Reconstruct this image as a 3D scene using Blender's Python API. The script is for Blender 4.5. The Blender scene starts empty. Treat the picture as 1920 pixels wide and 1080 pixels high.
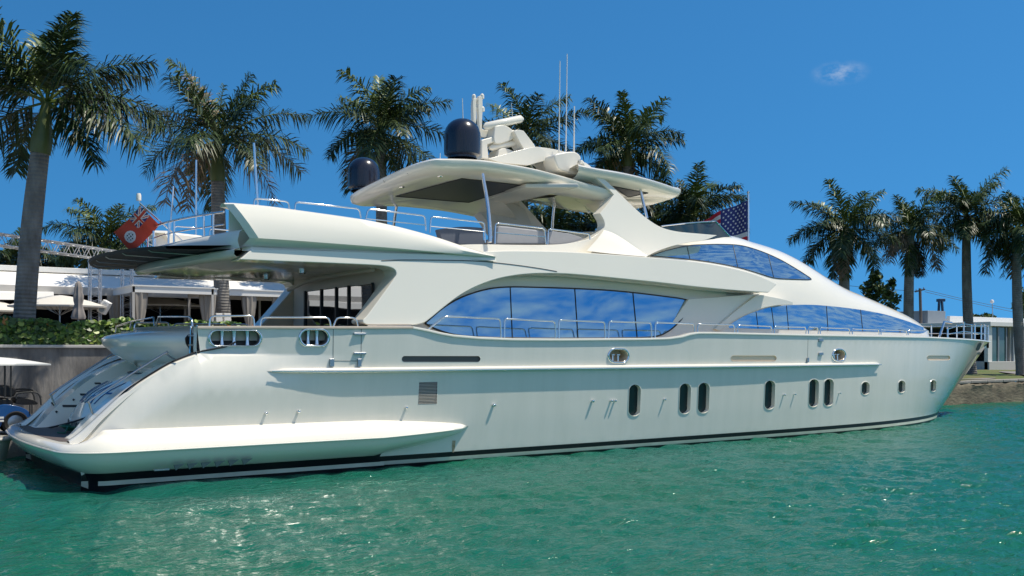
import bpy, bmesh, math, random
from mathutils import Vector, Matrix
from mathutils.bvhtree import BVHTree
from mathutils.geometry import delaunay_2d_cdt

# ------------------------------------------------------------------ camera, sky, sun, exposure
SC = bpy.context.scene
COL = SC.collection
F, HY, CX = 1865.0, 658.0, 960.0
AX = Vector((.572, .820, 0)).normalized()
RT = Vector((AX.y, -AX.x, 0))
CAM = Vector((-4.26, -24.45, 2.75))
cd = bpy.data.cameras.new('camera')
cam = bpy.data.objects.new('camera', cd)
COL.objects.link(cam)
cam.location = CAM
cam.rotation_euler = (math.radians(90), 0, math.atan2(-AX.x, AX.y))
cd.sensor_width = 36
cd.lens = F / 1920 * 36
cd.shift_y = (HY - 540) / 1920
cd.clip_end = 6000
SC.camera = cam

SUN = Vector((.38, -.28, 1.0)).normalized()      # towards the sun
elev = math.asin(SUN.z)
azim = math.atan2(SUN.x, SUN.y)
sl = bpy.data.lights.new('sun', 'SUN')
sl.energy = 5.0
sl.angle = math.radians(.53)
sl.color = (1, .925, .79)
so = bpy.data.objects.new('sun', sl)
so.rotation_euler = SUN.to_track_quat('Z', 'Y').to_euler()
COL.objects.link(so)

W = bpy.data.worlds.new('World')
SC.world = W
W.use_nodes = True
nt = W.node_tree
bg = nt.nodes['Background']
sky = nt.nodes.new('ShaderNodeTexSky')
sky.sky_type = 'NISHITA'
sky.sun_disc = False
sky.sun_elevation = elev
sky.sun_rotation = azim
sky.air_density = 1.0
sky.dust_density = .15
sky.ozone_density = 3.5
bg.inputs[1].default_value = .115
# lift the pale band at the horizon: the deep clear blue reaches far down on this day
tcs = nt.nodes.new('ShaderNodeTexCoord')
mps = nt.nodes.new('ShaderNodeVectorMath'); mps.operation = 'MULTIPLY_ADD'
mps.inputs[1].default_value = (1, 1, .8); mps.inputs[2].default_value = (0, 0, .22)
nms = nt.nodes.new('ShaderNodeVectorMath'); nms.operation = 'NORMALIZE'
nt.links.new(tcs.outputs['Generated'], mps.inputs[0]); nt.links.new(mps.outputs[0], nms.inputs[0]); nt.links.new(nms.outputs[0], sky.inputs[0])
# drifting cloud banks over the open water behind the viewer, a wisp or two ahead
tc = nt.nodes.new('ShaderNodeTexCoord')
mp = nt.nodes.new('ShaderNodeMapping')
mp.inputs['Scale'].default_value = (1, 1, 2.8); mp.inputs['Location'].default_value = (.35, .1, .2)
nz = nt.nodes.new('ShaderNodeTexNoise')
nz.inputs['Scale'].default_value = 17
nz.inputs['Detail'].default_value = 9
nz.inputs['Roughness'].default_value = .60
nz.inputs['Distortion'].default_value = .35
nt.links.new(tc.outputs['Generated'], mp.inputs[0])
nt.links.new(mp.outputs[0], nz.inputs['Vector'])
rp = nt.nodes.new('ShaderNodeValToRGB')
rp.color_ramp.elements[0].position = .42
rp.color_ramp.elements[1].position = .63
nt.links.new(nz.outputs[0], rp.inputs[0])
dot = nt.nodes.new('ShaderNodeVectorMath')
dot.operation = 'DOT_PRODUCT'
nt.links.new(tc.outputs['Generated'], dot.inputs[0])
dot.inputs[1].default_value = (.25, -.97, 0)
mr = nt.nodes.new('ShaderNodeMapRange')
mr.inputs[1].default_value = -.05
mr.inputs[2].default_value = .3
nt.links.new(dot.outputs['Value'], mr.inputs[0])
dt2 = nt.nodes.new('ShaderNodeVectorMath'); dt2.operation = 'SUBTRACT'
nt.links.new(tc.outputs['Generated'], dt2.inputs[0])
dt2.inputs[1].default_value = (AX + RT * ((1575 - CX) / F) + Vector((0, 0, 1)) * ((HY - 137) / F)).normalized()
dt3 = nt.nodes.new('ShaderNodeVectorMath'); dt3.operation = 'MULTIPLY'; dt3.inputs[1].default_value = (1, 1, 2.3)
nt.links.new(dt2.outputs[0], dt3.inputs[0])
dt4 = nt.nodes.new('ShaderNodeVectorMath'); dt4.operation = 'LENGTH'
nt.links.new(dt3.outputs[0], dt4.inputs[0])
mr2 = nt.nodes.new('ShaderNodeMapRange'); mr2.interpolation_type = 'SMOOTHSTEP'
mr2.inputs[1].default_value = .030
mr2.inputs[2].default_value = .0
mr2.inputs[4].default_value = .62
nt.links.new(dt4.outputs['Value'], mr2.inputs[0])
ml = nt.nodes.new('ShaderNodeMath')
ml.operation = 'MULTIPLY'
nt.links.new(rp.outputs[0], ml.inputs[0])
nt.links.new(mr.outputs[0], ml.inputs[1])
ml2 = nt.nodes.new('ShaderNodeMath')
ml2.operation = 'MULTIPLY'
ml2.inputs[1].default_value = .8
nzw = nt.nodes.new('ShaderNodeTexNoise'); nzw.inputs['Scale'].default_value = 60; nzw.inputs['Detail'].default_value = 6; nzw.inputs['Roughness'].default_value = .6
mpw = nt.nodes.new('ShaderNodeMapping'); mpw.inputs['Scale'].default_value = (1, 1, 2.0)
nt.links.new(tc.outputs['Generated'], mpw.inputs[0]); nt.links.new(mpw.outputs[0], nzw.inputs['Vector'])
mrw = nt.nodes.new('ShaderNodeMapRange'); mrw.inputs[1].default_value = .40; mrw.inputs[2].default_value = .72
nt.links.new(nzw.outputs[0], mrw.inputs[0])
mw = nt.nodes.new('ShaderNodeMath'); mw.operation = 'MULTIPLY'
nt.links.new(mrw.outputs[0], mw.inputs[0]); nt.links.new(mr2.outputs[0], mw.inputs[1])
mad = nt.nodes.new('ShaderNodeMath'); mad.operation = 'MAXIMUM'
nt.links.new(ml.outputs[0], mad.inputs[0]); nt.links.new(mw.outputs[0], mad.inputs[1])
nt.links.new(mad.outputs[0], ml2.inputs[0])
mixc = nt.nodes.new('ShaderNodeMix')
mixc.data_type = 'RGBA'
nt.links.new(ml2.outputs[0], mixc.inputs[0])
tint = nt.nodes.new('ShaderNodeMix'); tint.data_type = 'RGBA'; tint.blend_type = 'MULTIPLY'; tint.inputs[0].default_value = 1
tint.inputs[7].default_value = (.31, .88, 1.15, 1)
nt.links.new(sky.outputs[0], tint.inputs[6])
nt.links.new(tint.outputs[2], mixc.inputs[6])
mixc.inputs[7].default_value = (6.6, 6.9, 7.3, 1)
nt.links.new(mixc.outputs[2], bg.inputs[0])

SC.view_settings.view_transform = 'Standard'
SC.view_settings.look = 'None'
SC.view_settings.exposure = 0.0
SC.view_settings.gamma = 1
SC.render.engine = 'CYCLES'
SC.cycles.max_bounces = 10
SC.cycles.diffuse_bounces = 7
SC.cycles.transparent_max_bounces = 4
SC.cycles.use_denoising = True

# ------------------------------------------------------------------ tracing helpers (photo pixel -> point on a real plane)
def ray(px, py):
    return AX + RT * ((px - CX) / F) + Vector((0, 0, (HY - py) / F))
def onY(px, py, y):
    d = ray(px, py); return CAM + d * ((y - CAM.y) / d.y)
def onX(px, py, x):
    d = ray(px, py); return CAM + d * ((x - CAM.x) / d.x)
def onZ(px, py, z):
    d = ray(px, py); return CAM + d * ((z - CAM.z) / d.z)
def onT(px, py, t):
    return CAM + ray(px, py) * t
def lean(px, py, y0, z0, k):          # plane y = y0 + k (z - z0)
    d = ray(px, py)
    t = (y0 + k * (CAM.z - z0) - CAM.y) / (d.y - k * d.z)
    return CAM + d * t
def lerp(a, b, t): return a + (b - a) * t
def clamp(v, a=0., b=1.): return max(a, min(b, v))
def smooth(v): v = clamp(v); return v * v * (3 - 2 * v)
def table(t, x):
    if x <= t[0][0]: return t[0][1]
    for (a, b), (c, d) in zip(t, t[1:]):
        if x <= c:
            return b + (d - b) * (x - a) / (c - a)
    return t[-1][1]
def cr(pts, n=6, closed=False):
    """Catmull-Rom through pts (tuples or Vectors); a tuple ending in 'c' is a corner"""
    P = []; corner = []
    for p in pts:
        if isinstance(p, tuple) and p[-1] == 'c':
            P.append(Vector(p[:-1])); corner.append(True)
        else:
            P.append(Vector(p)); corner.append(False)
    N = len(P); out = []
    rng = range(N) if closed else range(N - 1)
    for i in rng:
        p1, p2 = P[i], P[(i + 1) % N]
        p0 = P[i - 1] if (closed or i > 0) else p1
        p3 = P[(i + 2) % N] if (closed or i + 2 < N) else p2
        if corner[i]: p0 = p1
        if corner[(i + 1) % N]: p3 = p2
        for k in range(n):
            t = k / n
            out.append(.5 * ((2 * p1) + (p2 - p0) * t + (2 * p0 - 5 * p1 + 4 * p2 - p3) * t * t + (3 * p1 - p0 - 3 * p2 + p3) * t ** 3))
    if not closed: out.append(P[-1])
    return out
def resample(pts, n):
    pts = [Vector(p) for p in pts]
    L = [0]
    for a, b in zip(pts, pts[1:]): L.append(L[-1] + (b - a).length)
    out = []; j = 0
    for i in range(n):
        s = L[-1] * i / (n - 1)
        while j < len(L) - 2 and L[j + 1] < s: j += 1
        f = (s - L[j]) / max(1e-9, L[j + 1] - L[j])
        out.append(pts[j].lerp(pts[j + 1], clamp(f)))
    return out

# ------------------------------------------------------------------ materials
MATS = {}
def mat(name, col, rough=.5, metal=0, spec=.5, coat=0, noise=None, bump=None, mirror=None, trans=0, ior=1.45, stretch=None):
    """principled with an optional mottling (amount, scale, second colour) and bump (strength, scale)"""
    if name in MATS: return MATS[name]
    m = bpy.data.materials.new(name); m.use_nodes = True
    n = m.node_tree; b = n.nodes['Principled BSDF']
    b.inputs['Base Color'].default_value = (*col, 1)
    b.inputs['Roughness'].default_value = rough
    b.inputs['Metallic'].default_value = metal
    b.inputs['Specular IOR Level'].default_value = spec
    b.inputs['Coat Weight'].default_value = coat
    b.inputs['Coat Roughness'].default_value = .05
    b.inputs['Transmission Weight'].default_value = trans
    b.inputs['IOR'].default_value = ior
    t = None
    if noise or bump:
        t = n.nodes.new('ShaderNodeTexCoord')
        src = t.outputs['Object']
        if stretch:
            mpp = n.nodes.new('ShaderNodeMapping'); mpp.inputs['Scale'].default_value = stretch
            n.links.new(src, mpp.inputs[0]); src = mpp.outputs[0]
    if noise:
        amt, sc, c2 = noise
        z = n.nodes.new('ShaderNodeTexNoise'); z.inputs['Scale'].default_value = sc; z.inputs['Detail'].default_value = 6; z.inputs['Roughness'].default_value = .62
        n.links.new(src, z.inputs['Vector'])
        r = n.nodes.new('ShaderNodeMapRange'); r.inputs[1].default_value = .35; r.inputs[2].default_value = .68; r.inputs[4].default_value = amt
        n.links.new(z.outputs[0], r.inputs[0])
        x = n.nodes.new('ShaderNodeMix'); x.data_type = 'RGBA'
        x.inputs[6].default_value = (*col, 1); x.inputs[7].default_value = (*c2, 1)
        n.links.new(r.outputs[0], x.inputs[0]); n.links.new(x.outputs[2], b.inputs['Base Color'])
    if bump:
        st, sc = bump
        z = n.nodes.new('ShaderNodeTexNoise'); z.inputs['Scale'].default_value = sc; z.inputs['Detail'].default_value = 5
        n.links.new(src, z.inputs['Vector'])
        bp = n.nodes.new('ShaderNodeBump'); bp.inputs['Strength'].default_value = st; bp.inputs['Distance'].default_value = .05
        n.links.new(z.outputs[0], bp.inputs['Height']); n.links.new(bp.outputs[0], b.inputs['Normal'])
    MATS[name] = m
    return m
WHITE = mat('gelcoat_white', (.845, .80, .70), .16, coat=.5, noise=(.5, .5, (.81, .765, .665)))
HULLW = mat('hull_paint', (.80, .765, .685), .10, coat=.8, noise=(.8, 1.7, (.725, .705, .625)), stretch=(1.3, 1, .16))
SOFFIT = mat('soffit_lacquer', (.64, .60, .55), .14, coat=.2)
TOPSOF = mat('hardtop_lining', (.70, .67, .60), .25)
MASTW = mat('mast_cream', (.78, .745, .66), .3, noise=(.5, 2, (.73, .69, .6)))
CAPW = mat('varnished_cap', (.60, .50, .40), .25, coat=.3, noise=(.5, 6, (.52, .42, .33)))
STEEL = mat('polished_steel', (.78, .79, .80), .10, 1)
DSTEEL = mat('brushed_steel', (.42, .43, .44), .28, 1)
BLACK = mat('black_antifoul', (.006, .007, .010), .35)
SEAM = mat('dark_seam', (.03, .032, .034), .5)
STRIPE = mat('stripe_white', (.58, .60, .50), .4, noise=(.7, 1.5, (.42, .46, .36)))
DECKW = mat('cockpit_teak', (.50, .39, .27), .6, noise=(.6, 9, (.42, .31, .2)), stretch=(.3, 3, 3))
TEAK = mat('teak', (.11, .085, .075), .6, noise=(.6, 9, (.075, .06, .055)), stretch=(.3, 3, 3))
NAVY = mat('dome_navy', (.010, .012, .026), .24, coat=.4, noise=(.6, 4, (.016, .018, .03)), stretch=(6, 6, .3))
CANVAS = mat('awning_canvas', (.016, .018, .026), .65, bump=(.2, 30))
DARKPANEL = mat('sunroof_dark', (.022, .024, .032), .4)
INNER = mat('cockpit_lining', (.74, .67, .59), .45)
DARKGLASS = mat('dark_glass', (.012, .018, .022), .03, spec=.8)
PORTGLASS = mat('porthole_glass', (.010, .028, .032), .05, spec=.5)
SMOKE = mat('smoke_screen', (.012, .028, .036), .05, spec=.6)
CUSHION = mat('cushion_grey', (.36, .36, .38), .8, noise=(.4, 5, (.31, .31, .33)))
CUSHD = mat('cushion_slate', (.12, .135, .17), .8)
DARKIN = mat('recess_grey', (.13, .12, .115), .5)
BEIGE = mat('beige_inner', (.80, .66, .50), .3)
BLUELET = mat('blue_letter', (.03, .10, .26), .2, .3)
RED = mat('flag_red', (.62, .075, .045), .8, bump=(.15, 14))
FBLUE = mat('flag_blue', (.035, .045, .19), .8)
FWHITE = mat('flag_white', (.72, .71, .72), .8)
FRED2 = mat('flag_crimson', (.55, .025, .05), .8)
ROPE = mat('black_rope', (.008, .009, .014), .7)
YHOSE = mat('yellow_cable', (.72, .50, .06), .5)
GHOSE = mat('green_hose', (.012, .12, .06), .35)

def glass_mirror(name, tint, dark):
    m = bpy.data.materials.new(name); m.use_nodes = True
    n = m.node_tree; b = n.nodes['Principled BSDF']
    b.inputs['Base Color'].default_value = (*tint, 1)
    b.inputs['Metallic'].default_value = .92
    b.inputs['Roughness'].default_value = .02
    t = n.nodes.new('ShaderNodeTexCoord')
    z = n.nodes.new('ShaderNodeTexNoise'); z.inputs['Scale'].default_value = .5; z.inputs['Detail'].default_value = 1
    n.links.new(t.outputs['Object'], z.inputs['Vector'])
    bp = n.nodes.new('ShaderNodeBump'); bp.inputs['Strength'].default_value = .03; bp.inputs['Distance'].default_value = .05
    n.links.new(z.outputs[0], bp.inputs['Height']); n.links.new(bp.outputs[0], b.inputs['Normal'])
    return m
DOORGLASS = glass_mirror('door_mirror_glass', (.30, .31, .32), 0)
BLUEGLASS = glass_mirror('blue_mirror_glass', (.24, .42, .585), 0)

# ------------------------------------------------------------------ object helpers
def link(name, me, mats, parent=None):
    o = bpy.data.objects.new(name, me)
    COL.objects.link(o)
    for m in (mats if isinstance(mats, (list, tuple)) else [mats]):
        me.materials.append(m)
    if parent:
        o.parent = parent
        o.matrix_parent_inverse = Matrix.Translation(-parent.location) if parent.parent is None else Matrix()
    return o
# every thing's Empty sits at its base; children keep world coordinates through the parent inverse
def thing(name, label, cat, loc=(0, 0, 0), group=None):
    o = bpy.data.objects.new(name, None); COL.objects.link(o)
    o.location = loc; o.empty_display_size = .3
    o['label'] = label; o['category'] = cat
    if group: o['group'] = group
    return o
def tag(o, label, cat, group=None):
    o['label'] = label; o['category'] = cat
    if group: o['group'] = group
    return o
def child(name, me, mats, parent):
    o = bpy.data.objects.new(name, me); COL.objects.link(o)
    for m in (mats if isinstance(mats, (list, tuple)) else [mats]): me.materials.append(m)
    o.parent = parent
    if parent.type == 'EMPTY': o.matrix_parent_inverse = Matrix.Translation(-parent.location)
    return o
class MB:
    """mesh collector in world coordinates"""
    def __init__(s): s.v = []; s.f = []; s.m = []; s.smooth = []
    def add(s, vs, fs, mi=0, sm=True):
        o = len(s.v); s.v += [tuple(v) for v in vs]
        for f in fs:
            s.f.append([o + i for i in f]); s.m.append(mi); s.smooth.append(sm)
    def grid(s, rows, mi=0, closed_u=False, closed_v=False, sm=True):
        R = len(rows); n = len(rows[0]); vs = [p for r in rows for p in r]; fs = []
        for i in range(R if closed_v else R - 1):
            for j in range(n if closed_u else n - 1):
                a = i * n + j; b = i * n + (j + 1) % n
                c = ((i + 1) % R) * n + (j + 1) % n; d = ((i + 1) % R) * n + j
                fs.append((a, b, c, d))
        s.add(vs, fs, mi, sm)
    def tube(s, path, r, seg=8, mi=0, caps=True):
        path = [Vector(p) for p in path]
        n = len(path); rows = []
        up = Vector((0, 0, 1)); prev = None
        for i, p in enumerate(path):
            d = (path[min(i + 1, n - 1)] - path[max(i - 1, 0)])
            if d.length < 1e-9: d = Vector((0, 0, 1))
            d.normalize()
            if prev is None:
                u = d.cross(up if abs(d.z) < .95 else Vector((1, 0, 0))).normalized()
            else:
                u = (prev - d * prev.dot(d))
                u = u.normalized() if u.length > 1e-6 else d.cross(up).normalized()
            prev = u; w = d.cross(u)
            rr = r[i] if isinstance(r, (list, tuple)) else r
            rows.append([p + (u * math.cos(2 * math.pi * k / seg) + w * math.sin(2 * math.pi * k / seg)) * rr for k in range(seg)])
        s.grid(rows, mi, closed_u=True)
        if caps:
            for ri in (0, n - 1):
                c = sum(rows[ri], Vector()) / seg
                s.add([c] + rows[ri], [(0, k + 1, (k + 1) % seg + 1) for k in range(seg)], mi)
    def box(s, c, size, mi=0, rz=0):
        c = Vector(c); x, y, z = [q / 2 for q in size]
        R = Matrix.Rotation(rz, 3, 'Z')
        vs = [c + R @ Vector((sx * x, sy * y, sz * z)) for sx in (-1, 1) for sy in (-1, 1) for sz in (-1, 1)]
        s.add(vs, [(0, 1, 3, 2), (4, 6, 7, 5), (0, 4, 5, 1), (2, 3, 7, 6), (0, 2, 6, 4), (1, 5, 7, 3)], mi, False)
    def lathe(s, c, prof, seg=24, mi=0):
        c = Vector(c)
        rows = [[c + Vector((r * math.cos(2 * math.pi * k / seg), r * math.sin(2 * math.pi * k / seg), z)) for k in range(seg)] for r, z in prof]
        s.grid(rows, mi, closed_u=True)
    def beam(s, a, b, w, h, mi=0):
        a, b = Vector(a), Vector(b); d = (b - a).normalized()
        u = d.cross(Vector((0, 0, 1)) if abs(d.z) < .95 else Vector((1, 0, 0))).normalized() * w / 2
        v = d.cross(u).normalized() * h / 2
        vs = [p + q for p in (a, b) for q in (u + v, u - v, -u - v, -u + v)]
        s.add(vs, [(0, 1, 2, 3), (7, 6, 5, 4), (0, 4, 5, 1), (1, 5, 6, 2), (2, 6, 7, 3), (3, 7, 4, 0)], mi, False)
    def prism(s, top, off, mi=0):
        """closed prism: contour (list of Vectors) and an offset vector (or per-point list)"""
        n = len(top)
        offs = off if isinstance(off, list) else [Vector(off)] * n
        bot = [Vector(p) + o for p, o in zip(top, offs)]
        s.add(list(top) + bot, [tuple(range(n)), tuple(range(2 * n - 1, n - 1, -1))] + [(i, i + n, (i + 1) % n + n, (i + 1) % n) for i in range(n)], mi, True)
    def mirror(s, split=False):
        if split: s.split = True; return s
        n = len(s.v)
        s.v += [(x, -y, z) for x, y, z in s.v]
        s.f += [[n + i for i in reversed(f)] for f in s.f]
        s.m += s.m; s.smooth += s.smooth
        return s
    def mesh(s, name, sharp=35, merge=True):
        me = bpy.data.meshes.new(name)
        me.from_pydata(s.v, [], s.f)
        me.polygons.foreach_set('material_index', s.m)
        bm = bmesh.new(); bm.from_mesh(me)
        if merge: bmesh.ops.remove_doubles(bm, verts=bm.verts, dist=1e-4)
        bmesh.ops.recalc_face_normals(bm, faces=bm.faces)
        bm.to_mesh(me); bm.free()
        me.polygons.foreach_set('use_smooth', [True] * len(me.polygons))
        me.set_sharp_from_angle(angle=math.radians(sharp))
        me.update()
        return me
    def build(s, name, mats, parent=None, sharp=35, bevel=0, seg=2, merge=True):
        if getattr(s, 'split', False):
            o2 = MB(); o2.v = [(x, -y, z) for x, y, z in s.v]; o2.f = [list(reversed(f)) for f in s.f]; o2.m = list(s.m); o2.smooth = list(s.smooth)
            o2.build(name, mats, parent, sharp, bevel, seg, merge)
        me = s.mesh(name, sharp, merge)
        o = child(name, me, mats, parent) if parent else link(name, me, mats)
        if bevel:
            b = o.modifiers.new('bevel', 'BEVEL'); b.width = bevel; b.segments = seg; b.limit_method = 'ANGLE'; b.angle_limit = math.radians(38); b.harden_normals = True
        return o
def text_mesh(body, size, extrude=.004, shear=0):
    cu = bpy.data.curves.new('lettering', 'FONT')
    cu.body = body; cu.size = size; cu.extrude = extrude; cu.shear = shear
    cu.align_x = 'CENTER'; cu.align_y = 'CENTER'; cu.resolution_u = 3; cu.space_character = 1.18; cu.offset = -.022 * size
    t = bpy.data.objects.new('lettering', cu); COL.objects.link(t)
    bpy.context.view_layer.update()
    me = bpy.data.meshes.new_from_object(t.evaluated_get(bpy.context.evaluated_depsgraph_get()))
    bpy.data.objects.remove(t); bpy.data.curves.remove(cu)
    me.materials.clear()
    return me
def struct(o):
    o['kind'] = 'structure'; return o


# ------------------------------------------------------------------ water, land
def water_material():
    m = bpy.data.materials.new('sea_water'); m.use_nodes = True
    n = m.node_tree; b = n.nodes['Principled BSDF']
    b.inputs['Roughness'].default_value = .09
    b.inputs['IOR'].default_value = 1.33
    b.inputs['Specular IOR Level'].default_value = .5
    t = n.nodes.new('ShaderNodeTexCoord')
    def noise(scale, st, detail=4, rot=0., dist=0.):
        mp = n.nodes.new('ShaderNodeMapping'); mp.inputs['Scale'].default_value = (*st, 1); mp.inputs['Rotation'].default_value = (0, 0, rot)
        z = n.nodes.new('ShaderNodeTexNoise'); z.inputs['Scale'].default_value = scale; z.inputs['Detail'].default_value = detail; z.inputs['Distortion'].default_value = dist
        n.links.new(t.outputs['Object'], mp.inputs[0]); n.links.new(mp.outputs[0], z.inputs['Vector'])
        return z.outputs[0]
    r = math.atan2(RT.y, RT.x)
    c1 = noise(.09, (1, 1), 3)
    cr_ = n.nodes.new('ShaderNodeValToRGB')
    e = cr_.color_ramp.elements
    e[0].position = .36; e[0].color = (.008, .108, .056, 1)
    e[1].position = .66; e[1].color = (.008, .108, .078, 1)
    n.links.new(c1, cr_.inputs[0]); n.links.new(cr_.outputs[0], b.inputs['Base Color'])
    hs = [(noise(3.2, (.75, 1.5), 4, -r + .2, .7), .30), (noise(9.0, (.8, 1.4), 3, -r - .2, .5), .12)]
    acc = None
    for o, k in hs:
        mu = n.nodes.new('ShaderNodeMath'); mu.operation = 'MULTIPLY'; mu.inputs[1].default_value = k
        n.links.new(o, mu.inputs[0])
        if acc is None: acc = mu.outputs[0]
        else:
            ad = n.nodes.new('ShaderNodeMath'); ad.operation = 'ADD'
            n.links.new(acc, ad.inputs[0]); n.links.new(mu.outputs[0], ad.inputs[1]); acc = ad.outputs[0]
    bp = n.nodes.new('ShaderNodeBump'); bp.inputs['Strength'].default_value = 1.0; bp.inputs['Distance'].default_value = .26
    n.links.new(acc, bp.inputs['Height']); n.links.new(bp.outputs[0], b.inputs['Normal'])
    return m
def wave_sea():
    import numpy as np
    rng = np.random.default_rng(7)
    def axis(a, b, st, far0, far1):
        core = np.arange(a, b + 1e-6, st); out = []; d = st; v = a
        while v > far0: d *= 1.35; v -= d; out.append(v)
        lo_ = out[::-1]; out = []; d = st; v = core[-1]
        while v < far1: d *= 1.35; v += d; out.append(v)
        return np.array(lo_ + list(core) + out)
    xs_ = axis(-11, 46, .085, -900, 900)
    ys_ = np.arange(-17, 4.66, .085); d = .085; v = -17.; lo_ = []
    while v > -900: d *= 1.35; v -= d; lo_.append(v)
    ys_ = np.concatenate([np.array(lo_[::-1]), ys_])
    X, Y_ = np.meshgrid(xs_, ys_)
    H = np.zeros_like(X)
    r = math.atan2(AX.y, AX.x)
    # patchy wind chop: sums of directional ripples, gusts modulating the short ones
    gust = .62 + .38 * np.sin(X * .21 + .13 * Y_ + 1.0) * np.sin(Y_ * .33 - X * .07) + .2 * np.sin(X * .53 - Y_ * .4 + 2)
    for lam, amp, spread, n, g in ((2.6, .0085, .5, 7, 0), (1.3, .0062, .6, 9, 0), (.75, .0048, .7, 12, 1), (.45, .0030, .8, 14, 1), (.30, .0016, .9, 12, 1)):
        for i in range(n):
            l = lam * rng.uniform(.72, 1.35); a = r + rng.normal(0, spread); k = 2 * math.pi / l
            ph = k * (X * math.cos(a) + Y_ * math.sin(a)) + rng.uniform(0, 6.28)
            # bend the crests so no ripple runs dead straight
            ph = ph + .9 * np.sin(X * rng.uniform(.25, .6) + Y_ * rng.uniform(-.5, .5) + rng.uniform(0, 6.28)) + .6 * np.sin(Y_ * rng.uniform(.4, 1.) - X * rng.uniform(.2, .6))
            w = np.sin(ph); w = w + .28 * np.cos(2 * ph)
            H += 1.25 * amp * rng.uniform(.6, 1.2) * w * (gust if g else 1)
    fade = np.clip(1 - np.maximum(np.maximum(-11 - X, X - 46), -17 - Y_) / 6, 0, 1)
    H *= fade
    ny, nx = X.shape
    me = bpy.data.meshes.new('water')
    me.vertices.add(nx * ny); me.vertices.foreach_set('co', np.stack([X, Y_, H], -1).ravel())
    idx = np.arange(nx * ny).reshape(ny, nx)
    q = np.stack([idx[:-1, :-1], idx[:-1, 1:], idx[1:, 1:], idx[1:, :-1]], -1).reshape(-1, 4)
    me.loops.add(q.size); me.loops.foreach_set('vertex_index', q.ravel())
    me.polygons.add(len(q)); me.polygons.foreach_set('loop_start', np.arange(0, q.size, 4)); me.polygons.foreach_set('use_smooth', np.ones(len(q), bool))
    me.update(calc_edges=True)
    return me
struct(link('water', wave_sea(), water_material()))

GRASS = mat('lawn', (.07, .125, .022), .9, noise=(.8, .55, (.17, .125, .06)), bump=(.5, 25))
SOIL = mat('terrace_paving', (.24, .22, .20), .8, noise=(.5, 2, (.17, .16, .15)))
DOCKM = mat('dock_concrete', (.30, .29, .27), .85, noise=(.6, 3, (.2, .19, .18)), bump=(.3, 20))
STONE = mat('seawall_stone', (.20, .17, .115), .9, noise=(.9, 1.6, (.075, .062, .045)), bump=(.9, 5), stretch=(.6, 1, 1.6))
CONC = mat('stained_concrete', (.27, .255, .24), .9, noise=(.9, 1.3, (.07, .067, .068)), bump=(.5, 9), stretch=(1.2, 1, .3))
CAPST = mat('wall_coping', (.50, .48, .45), .7)
KERB = mat('seawall_capping', (.30, .28, .25), .85, noise=(.6, 2, (.2, .18, .16)), bump=(.4, 14))

# land behind the berth
m = MB()
m.grid([[Vector((x, y, 1.2 + (.12 if y > 7 else 0) + .10 * math.sin(x * .21 + y * .5) * (y > 6))) for x in [14 + 3 * i for i in range(36)] + [900]] for y in (4.62, 6, 8, 11, 15, 20, 27, 40, 900)])
struct(m.build('lawn', GRASS, sharp=180))
m = MB(); m.grid([[Vector((x, y, 2.86)) for x in (-900, -30, 0, 14)] for y in (8.62, 20, 900)])
m.grid([[Vector((14, 8.62, z)), Vector((14, 900, z))] for z in (-1, 2.86)])
struct(m.build('terrace', SOIL))
m = MB()
m.box((-218, 6.4, -.31), (464, 4.36, 1.6))
struct(m.build('dock', DOCKM, bevel=.03))
# seawall along the right-hand bank, rough-topped
m = MB()
rnd = random.Random(4)
rows = []
for y, z in ((4.24, -1), (4.22, .25), (4.30, .62), (4.26, .95), (4.40, 1.06), (4.80, 1.06)):
    rows.append([Vector((14 + i * .22, y + rnd.uniform(-.035, .035), z + (rnd.uniform(-.05, .05) if z > 0 else 0))) for i in range(420)])
m.grid(rows)
tag(m.build('seawall', STONE, sharp=60), 'low stained limestone seawall with ragged courses under the grassy bank ahead of the bow', 'seawall')
m = MB()
n = 60
for i in range(n):
    x0 = 14 + i * 1.55
    m.box((x0 + .77, 4.62, 1.13 + rnd.uniform(-.012, .012)), (1.53, .56, .14), rz=rnd.uniform(-.01, .01))
struct(m.build('seawall_kerb', KERB, bevel=.03))
m = MB(); m.grid([[onZ(px, py, 1.225) for px, py in r] for r in ([(1802, 711), (1850, 711), (1868, 709)], [(1806, 702), (1840, 703), (1862, 706)])])
struct(m.build('path', SOIL))
m = MB(); m.grid([[onZ(px, py, 1.335) for px, py in r] for r in ([(1872, 697), (1905, 701), (1960, 707)], [(1880, 693.5), (1915, 697), (1970, 702)])])
struct(m.build('path', SOIL))

# ------------------------------------------------------------------ the yacht: hull
yacht = thing('motor_yacht', 'large white three deck motor yacht with blue mirrored windows moored along the quay', 'yacht', (0, 0, 0))
XST = [(-.8, 33.6), (-.3, 34.3), (.02, 34.85), (.26, 35.04), (.81, 35.85), (1.76, 37.17), (2.42, 38.02), (3.18, 39.02), (3.5, 39.4)]
HB = [(-.8, 3.15), (-.3, 3.36), (.05, 3.47), (.27, 3.51), (1.0, 3.60), (2.3, 3.73), (3.3, 3.80)]
SHEER_PX = [(383, 612), (470, 612), (620, 613), (775, 613), (800, 618), (825, 624), (850, 628.5), (900, 633), (960, 635.5), (1050, 636), (1200, 635), (1250, 633.8), (1275, 630.5), (1290, 626), (1305, 623.5), (1330, 623.5)]
SHEER = [(p.x, p.z) for p in [onY(a, b, -3.72) for a, b in SHEER_PX]] + [(22, 3.27), (30, 3.27), (36, 3.22), (39.02, 3.18)]
QUART = [(p.x, p.z) for p in [onY(a, b, -3.5) for a, b in [(140, 834), (165, 815), (200, 782), (230, 753), (262, 727), (318, 691), (350, 676), (372, 668), (384, 662)]]]
XB = SHEER[0][0]                      # aft end of the bulwark
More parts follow.
